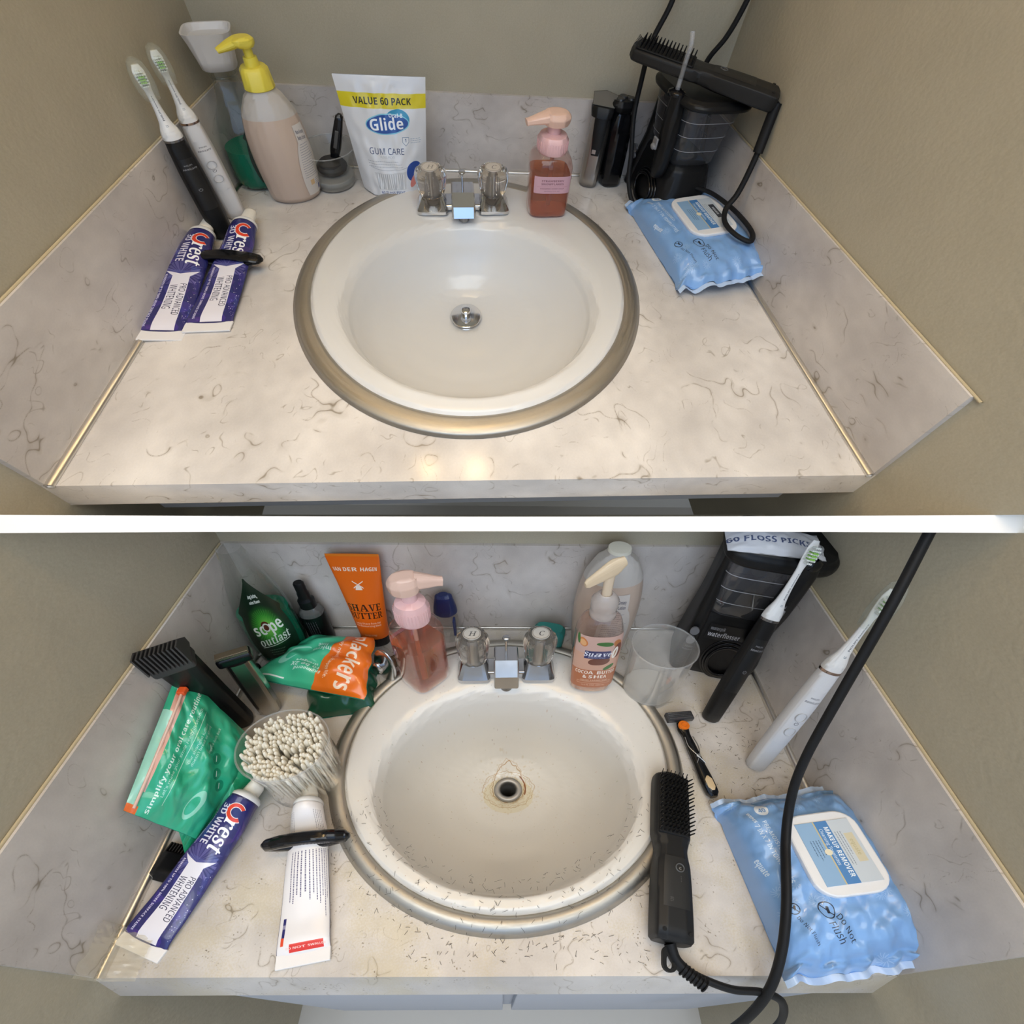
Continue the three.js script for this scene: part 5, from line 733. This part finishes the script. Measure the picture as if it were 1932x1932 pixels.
// floss pick bags
{
  const green = '#2fae86';
  const simp = print(768, 768, (x, w, h) => {   // canvas top = zip edge (against the wall), left = far end
    x.fillStyle = green; x.fillRect(0, 0, w, h); x.fillStyle = '#dfb0a0'; x.fillRect(w * 0.14, 40, w * 0.86, 70); x.fillStyle = '#9fd8c4'; x.fillRect(0, 0, w * 0.68, 62); x.fillStyle = '#e46a1e'; x.fillRect(w * 0.90, 0, w * 0.10, 120); x.fillRect(0, 0, w * 0.05, 110);
    words(x, 'Simplify your oral care routine!', w * 0.50, h * 0.255, 49, '#d4efe4', {}); words(x, "Let's make your smile ready in seconds.", w * 0.50, h * 0.325, 31, '#b5e3d2', { bold: false });
    x.fillStyle = '#bfe8d8'; x.fillRect(w * 0.1, h * 0.375, w * 0.75, 4); words(x, 'Our strongest tuffloss', w * 0.60, h * 0.43, 27, '#b5e3d2', { bold: false }); words(x, "doesn't break or shred", w * 0.60, h * 0.47, 27, '#b5e3d2', { bold: false });
    for (const [a, b] of [[0.62, 0.56], [0.60, 0.68], [0.50, 0.76], [0.44, 0.86]]) { x.fillStyle = '#1d8a68'; x.beginPath(); x.arc(w * a, h * b, 38, 0, 7); x.fill(); x.strokeStyle = '#d4efe4'; x.lineWidth = 6; x.beginPath(); x.moveTo(w * a - 16, h * b + 10); x.lineTo(w * a + 16, h * b - 12); x.stroke(); }
    words(x, 'FlipPick folds back', w * 0.70, h * 0.57, 25, '#b5e3d2', { bold: false }); x.fillStyle = '#8fd6bd'; x.beginPath(); x.ellipse(w * 0.20, h * 0.72, 90, 60, 0.3, 0, 7); x.fill(); x.fillStyle = green; x.beginPath(); x.ellipse(w * 0.19, h * 0.70, 56, 40, 0.3, 0, 7); x.fill();
  }, 0.27, { clearcoat: 0.4 });
  const gm = mat([0.035, 0.30, 0.20], 0.3), dk = mat([0.02, 0.19, 0.12], 0.3);
  // bag leaning on the left splash: zip edge on the wall, foot on the counter
  const lean = (name, label, corners, puff, front, backM, zip) => {
    const o = corners[2], t = new Thing('L', name, label, 'bag', o), C = corners.map((p) => V(p[0] - o[0], p[1] - o[1], p[2] - o[2]));   // zip far, zip near, foot near, foot far
    const n = C[1].clone().sub(C[0]).cross(C[3].clone().sub(C[0])).normalize(); if (n.y < 0) n.negate();
    const f = (u, v, s) => { const a = C[0].clone().lerp(C[1], u), b = C[3].clone().lerp(C[2], u), p = b.lerp(a, v), e = (Math.max(0, 1 - Math.abs(2 * u - 1) ** 3)) * (Math.max(0, 1 - v) * v * 4) ** 0.55; const fold = 0.006 * noise(u * 2.2 + puff * 50, v * 2.6) + 0.0035 * Math.abs(noise(u * 5 + 3, v * 4)); return p.addScaledVector(n, s > 0 ? puff * e + fold * (0.3 + e) + 0.001 : -0.0005 + Math.min(0, fold) * 0.3).toArray(); };
    t.part('front_film', grid((u, v) => f(1 - u, v, 1), 44, 44), front); t.part('back_film', grid((u, v) => f(u, v, -1), 20, 20), backM);
    if (zip) { const z = (k) => [0.03, 0.25, 0.5, 0.75, 0.97].map((u) => f(u, 0.90 + k, 1).map((q, i) => q + n.getComponent(i) * 0.001)); t.part('zip_seal', tube(z(0), 0.0016, 24, 8), mat([0.80, 0.55, 0.45], 0.35)); const p = f(0.14, 0.90, 1); t.part('zip_slider', at(rbox(0.010, 0.006, 0.012, 0.002), p[0] + 0.002, p[1] + 0.002, p[2]), mat([0.75, 0.10, 0.02], 0.35), null, 'red zip slider'); }
    return t;
  };
  lean('floss_pick_pouch', 'green zip pouch with orange slider leaning on the left backsplash', [[-0.418, 0.114, -0.345], [-0.418, 0.080, -0.158], [-0.372, 0.020, -0.150], [-0.345, 0.018, -0.292]], 0.020, simp, gm, true);
  const plain = print(512, 384, (x, w, h) => { x.fillStyle = '#23996f'; x.fillRect(0, 0, w, h); words(x, 'plackers', w * 0.24, h * 0.16, 54, '#bfe8d8', {}); words(x, '30950', w * 0.72, h * 0.5, 36, '#147353', { rot: Math.PI * 0.6 }); x.fillStyle = '#4fc19a'; x.beginPath(); x.arc(w * 0.5, h * 0.7, 60, 0, 7); x.fill(); lines(x, 60, 90, 260, 4, 24, '#8fd6bd', 4); }, 0.28, { clearcoat: 0.35 });
  lean('floss_pick_pouch', 'plain green pouch lying under the green zip pouch', [[-0.400, 0.036, -0.310], [-0.402, 0.030, -0.176], [-0.384, 0.003, -0.128], [-0.312, 0.002, -0.262]], 0.010, plain, dk, false);
  const orange = print(768, 640, (x, w, h) => {   // canvas right = orange end
    x.fillStyle = '#42b98f'; x.fillRect(0, 0, w, h); x.fillStyle = '#e8711a'; x.beginPath(); x.moveTo(w * 0.60, 0); x.lineTo(w, 0); x.lineTo(w, h); x.lineTo(w * 0.56, h); x.quadraticCurveTo(w * 0.53, h * 0.5, w * 0.60, 0); x.fill();
    words(x, 'plackers', w * 0.83, h * 0.50, 158, '#f2dcc8', { rot: Math.PI / 2 + 0.05, sx: 0.92 }); words(x, 'happy mouth, happy life.', w * 0.655, h * 0.52, 40, '#f6dfcf', { rot: Math.PI / 2 + 0.04, bold: false });
    words(x, 'micro', w * 0.46, h * 0.42, 62, '#c9eee0', { rot: Math.PI - 0.1 }); words(x, 'line', w * 0.44, h * 0.34, 62, '#c9eee0', { rot: Math.PI - 0.1 }); words(x, 'Engineered', w * 0.46, h * 0.80, 36, '#c9eee0', { rot: Math.PI }); words(x, 'to be 2X', w * 0.42, h * 0.735, 52, '#c9eee0', { rot: Math.PI }); words(x, 'stronger*', w * 0.42, h * 0.67, 36, '#c9eee0', { rot: Math.PI });
    x.fillStyle = '#8fd9c0'; x.beginPath(); x.ellipse(w * 0.22, h * 0.55, 60, 120, 0.5, 0, 7); x.fill(); x.fillStyle = '#42b98f'; x.beginPath(); x.ellipse(w * 0.25, h * 0.53, 44, 92, 0.5, 0, 7); x.fill(); x.fillStyle = '#2fa37b'; x.beginPath(); x.arc(w * 0.08, h * 0.25, 80, 0, 7); x.fill(); x.fillStyle = '#e9f2ee'; x.fillRect(w * 0.04, h * 0.93, w * 0.28, 14);
  }, 0.28, { clearcoat: 0.35 });
  const flat = (name, label, o, corners, puff, front, backM) => { const t = new Thing('L', name, label, 'bag', o), C = corners.map((p) => V(p[0] - o[0], p[1] - o[1], p[2] - o[2])); const f = (u, v, s) => { const a = C[3].clone().lerp(C[2], u), b = C[0].clone().lerp(C[1], u), p = a.lerp(b, v), e = (Math.max(0, 1 - Math.abs(2 * u - 1) ** 3) * Math.max(0, 1 - Math.abs(2 * v - 1) ** 3)) ** 0.6; p.y += s > 0 ? puff * e + 0.004 * noise(u * 2.7 + puff * 90, v * 2.7) * (0.3 + e) + 0.0022 : 0.0; p.x += 0.003 * noise(v * 4, u * 2); return p.toArray(); }; t.part('front_film', grid((u, v) => f(u, v, 1), 44, 40), front); t.part('back_film', grid((u, v) => f(1 - u, v, -1), 24, 20), backM); return t; };
  flat('floss_pick_pouch', 'dark green pouch lying under the teal and orange pouch', [-0.30, 0.001, -0.43], [[-0.325, 0.001, -0.475], [-0.215, 0.001, -0.475], [-0.198, 0.001, -0.372], [-0.300, 0.001, -0.352]], 0.022, mat([0.012, 0.085, 0.045], 0.22, 0, { clearcoat: 0.4 }), dk);
  flat('floss_pick_pouch', 'teal and orange floss pick pouch lying on top behind the swabs', [-0.30, 0.022, -0.43], [[-0.322, 0.024, -0.520], [-0.215, 0.034, -0.502], [-0.206, 0.030, -0.368], [-0.400, 0.026, -0.418]], 0.016, orange, gm);
}
{ // cotton swabs in a round tub
  const cx = -0.272, cz = -0.252, R0 = 0.0505, R1 = 0.0555, H = 0.078;
  const t = new Thing('L', 'swab_tub', 'round clear plastic tub full of cotton swabs', 'tub', [cx, 0, cz]);
  t.part('tub_wall', lathe([[0.0005, 0.0008], [R0, 0.0008], [R1, H]], 64), mat([0.97, 0.96, 0.94], 0.02, 0, { transmission: 0.95, thickness: 0 }));
  t.part('tub_rim', at(torus(R1, 0.0012, 64).rotateX(Math.PI / 2), 0, H, 0), FROST);
  const swab = join(at(cyl(0.0011, 0.0011, 0.060, 6), 0, 0.035, 0), lathe([[0.0, 0.0], [0.0015, 0.0012], [0.0023, 0.006], [0.0018, 0.012], [0.0011, 0.015]], 8), lathe([[0.0011, 0.055], [0.0018, 0.0585], [0.0025, 0.065], [0.0018, 0.0705], [0.0, 0.072]], 8)).scale(1, ROOMS.L.S.y, 1);
  const COTTON = mat([0.90, 0.85, 0.73], 0.95), spots = [];
  for (let tries = 0; tries < 30000 && spots.length < 290; tries++) { const a = rnd() * 6.283, r = (R0 - 0.0030) * Math.sqrt(rnd()), x = r * Math.cos(a), z = r * Math.sin(a); if (spots.every((q) => Math.hypot(q[0] - x, q[1] - z) > 0.0043)) spots.push([x, z]); }
  spots.forEach(([x, z], i) => {
    const m = shadow(new THREE.Mesh(swab, COTTON)); m.name = numbered('cotton_swab');
    const k = Math.hypot(x, z) / R0, lift = 0.003 + 0.004 * rnd() + (Math.hypot(x - 0.012, z - 0.006) < 0.016 ? -0.001 : 0);
    m.position.copy(toWorld('L', cx + x, lift, cz + z)); const mess = Math.hypot(x - 0.010, z - 0.008) < 0.012 ? 0.36 : 0.03;
    m.rotation.set((rnd() - 0.5) * mess + z * 0.75, rnd() * 6, (rnd() - 0.5) * mess - x * 0.75);
    m.userData = { label: 'white cotton swab standing in the round clear tub', category: 'cotton swab', group: 'cotton swabs in the round tub' }; scene.add(m);
  });
}
{ // chrome stopper leaning against the dispenser
  const t = new Thing('L', 'drain_stopper', 'chrome drain stopper lying on its side by the pink dispenser', 'drain stopper', [-0.190, 0.0275, -0.446], { q: aim([-0.62, 0.22, 0.75], [0, 1, 0]) });
  t.part('disc', lathe([[0.0, 0.004], [0.018, 0.004], [0.0245, 0.0025], [0.0260, 0.0], [0.0250, -0.002], [0.010, -0.003], [0.0, -0.003]], 40), DULLCHROME);
  t.part('knob', lathe([[0.0, 0.020], [0.007, 0.0195], [0.0095, 0.016], [0.0095, 0.012], [0.0075, 0.009], [0.0065, 0.004]], 28), DULLCHROME);
  t.part('stem', join(at(cyl(0.0085, 0.0085, 0.030, 20), 0, -0.018, 0), ...[0, 1, 2, 3].map((i) => at(torus(0.0088, 0.0009, 20).rotateX(Math.PI / 2), 0, -0.012 - i * 0.005, 0))), mat([0.30, 0.22, 0.14], 0.45, 0.8), null, 'grimy threaded stem');
}
{ // clear tape stuck over the front corner of the counter
  const g = grid((u, v) => { const w = 0.0022 * Math.sin(v * 26 + 3 * u) + 0.002 * noise(u * 4, v * 6); return u < 0.5 ? [-0.4225 + 0.002 + Math.abs(w) * 0.5, 0.004 + (0.5 - u) * 0.06 + 0.004 * noise(v * 3, 2), -0.052 + v * 0.056] : [-0.4215 + (u - 0.5) * 0.085, 0.0055 + Math.abs(w), -0.050 + v * 0.054]; }, 30, 24);
  solo('L', 'clear_tape', 'wrinkled clear tape stuck over the left front corner', 'tape', [0, 0, 0], {}, g, mat([0.95, 0.92, 0.84], 0.18, 0, { transmission: 0.85, thickness: 0 }));
}
{ // shaved hair scattered on the rim and counter
  const hs = []; for (let i = 0; i < 520; i++) {
    const a = 0.35 + rnd() * 2.4, r = 0.185 + 0.085 * rnd() ** 1.3; let x = 0.0066 + Math.cos(a) * r, z = -0.289 + Math.sin(a) * r, y = Math.hypot(x - 0.0066, z + 0.289) < 0.2505 ? 0.0112 : 0.0004;
    if (i > 360) { x = 0.28 * (rnd() - 0.35); z = -0.012 - 0.03 * rnd(); y = 0.0004; } if (i > 430) { x = 0.27 + 0.13 * rnd(); z = -0.20 - 0.2 * rnd(); y = 0.0004; }
    const rr = Math.hypot(x - 0.0066, z + 0.289); if (y > 0.001 && rr < 0.206) y = 0.0100; if (rr > 0.2505) y = 0.0004;
    const l = 0.002 + 0.005 * rnd(), b = rnd() * 6.283, c = 1.2 * (rnd() - 0.5), w = 0.00022; const p = [[0, 0], [0.5, c * 0.25], [1, 0]].map(([s, o]) => [x + l * (s * Math.cos(b) - o * Math.sin(b)), y, z + l * (s * Math.sin(b) + o * Math.cos(b))]);
    hs.push(new THREE.TubeGeometry(new THREE.QuadraticBezierCurve3(V(...p[0]), V(...p[1]), V(...p[2])), 3, w, 3));
  }
  solo('L', 'hair_clippings', 'short dark hair clippings scattered around the dirty sink', 'hair', [0, 0, 0], { kind: 'stuff' }, join(...hs), mat([0.05, 0.04, 0.03], 0.7));
}
renderer.render(scene, camera);
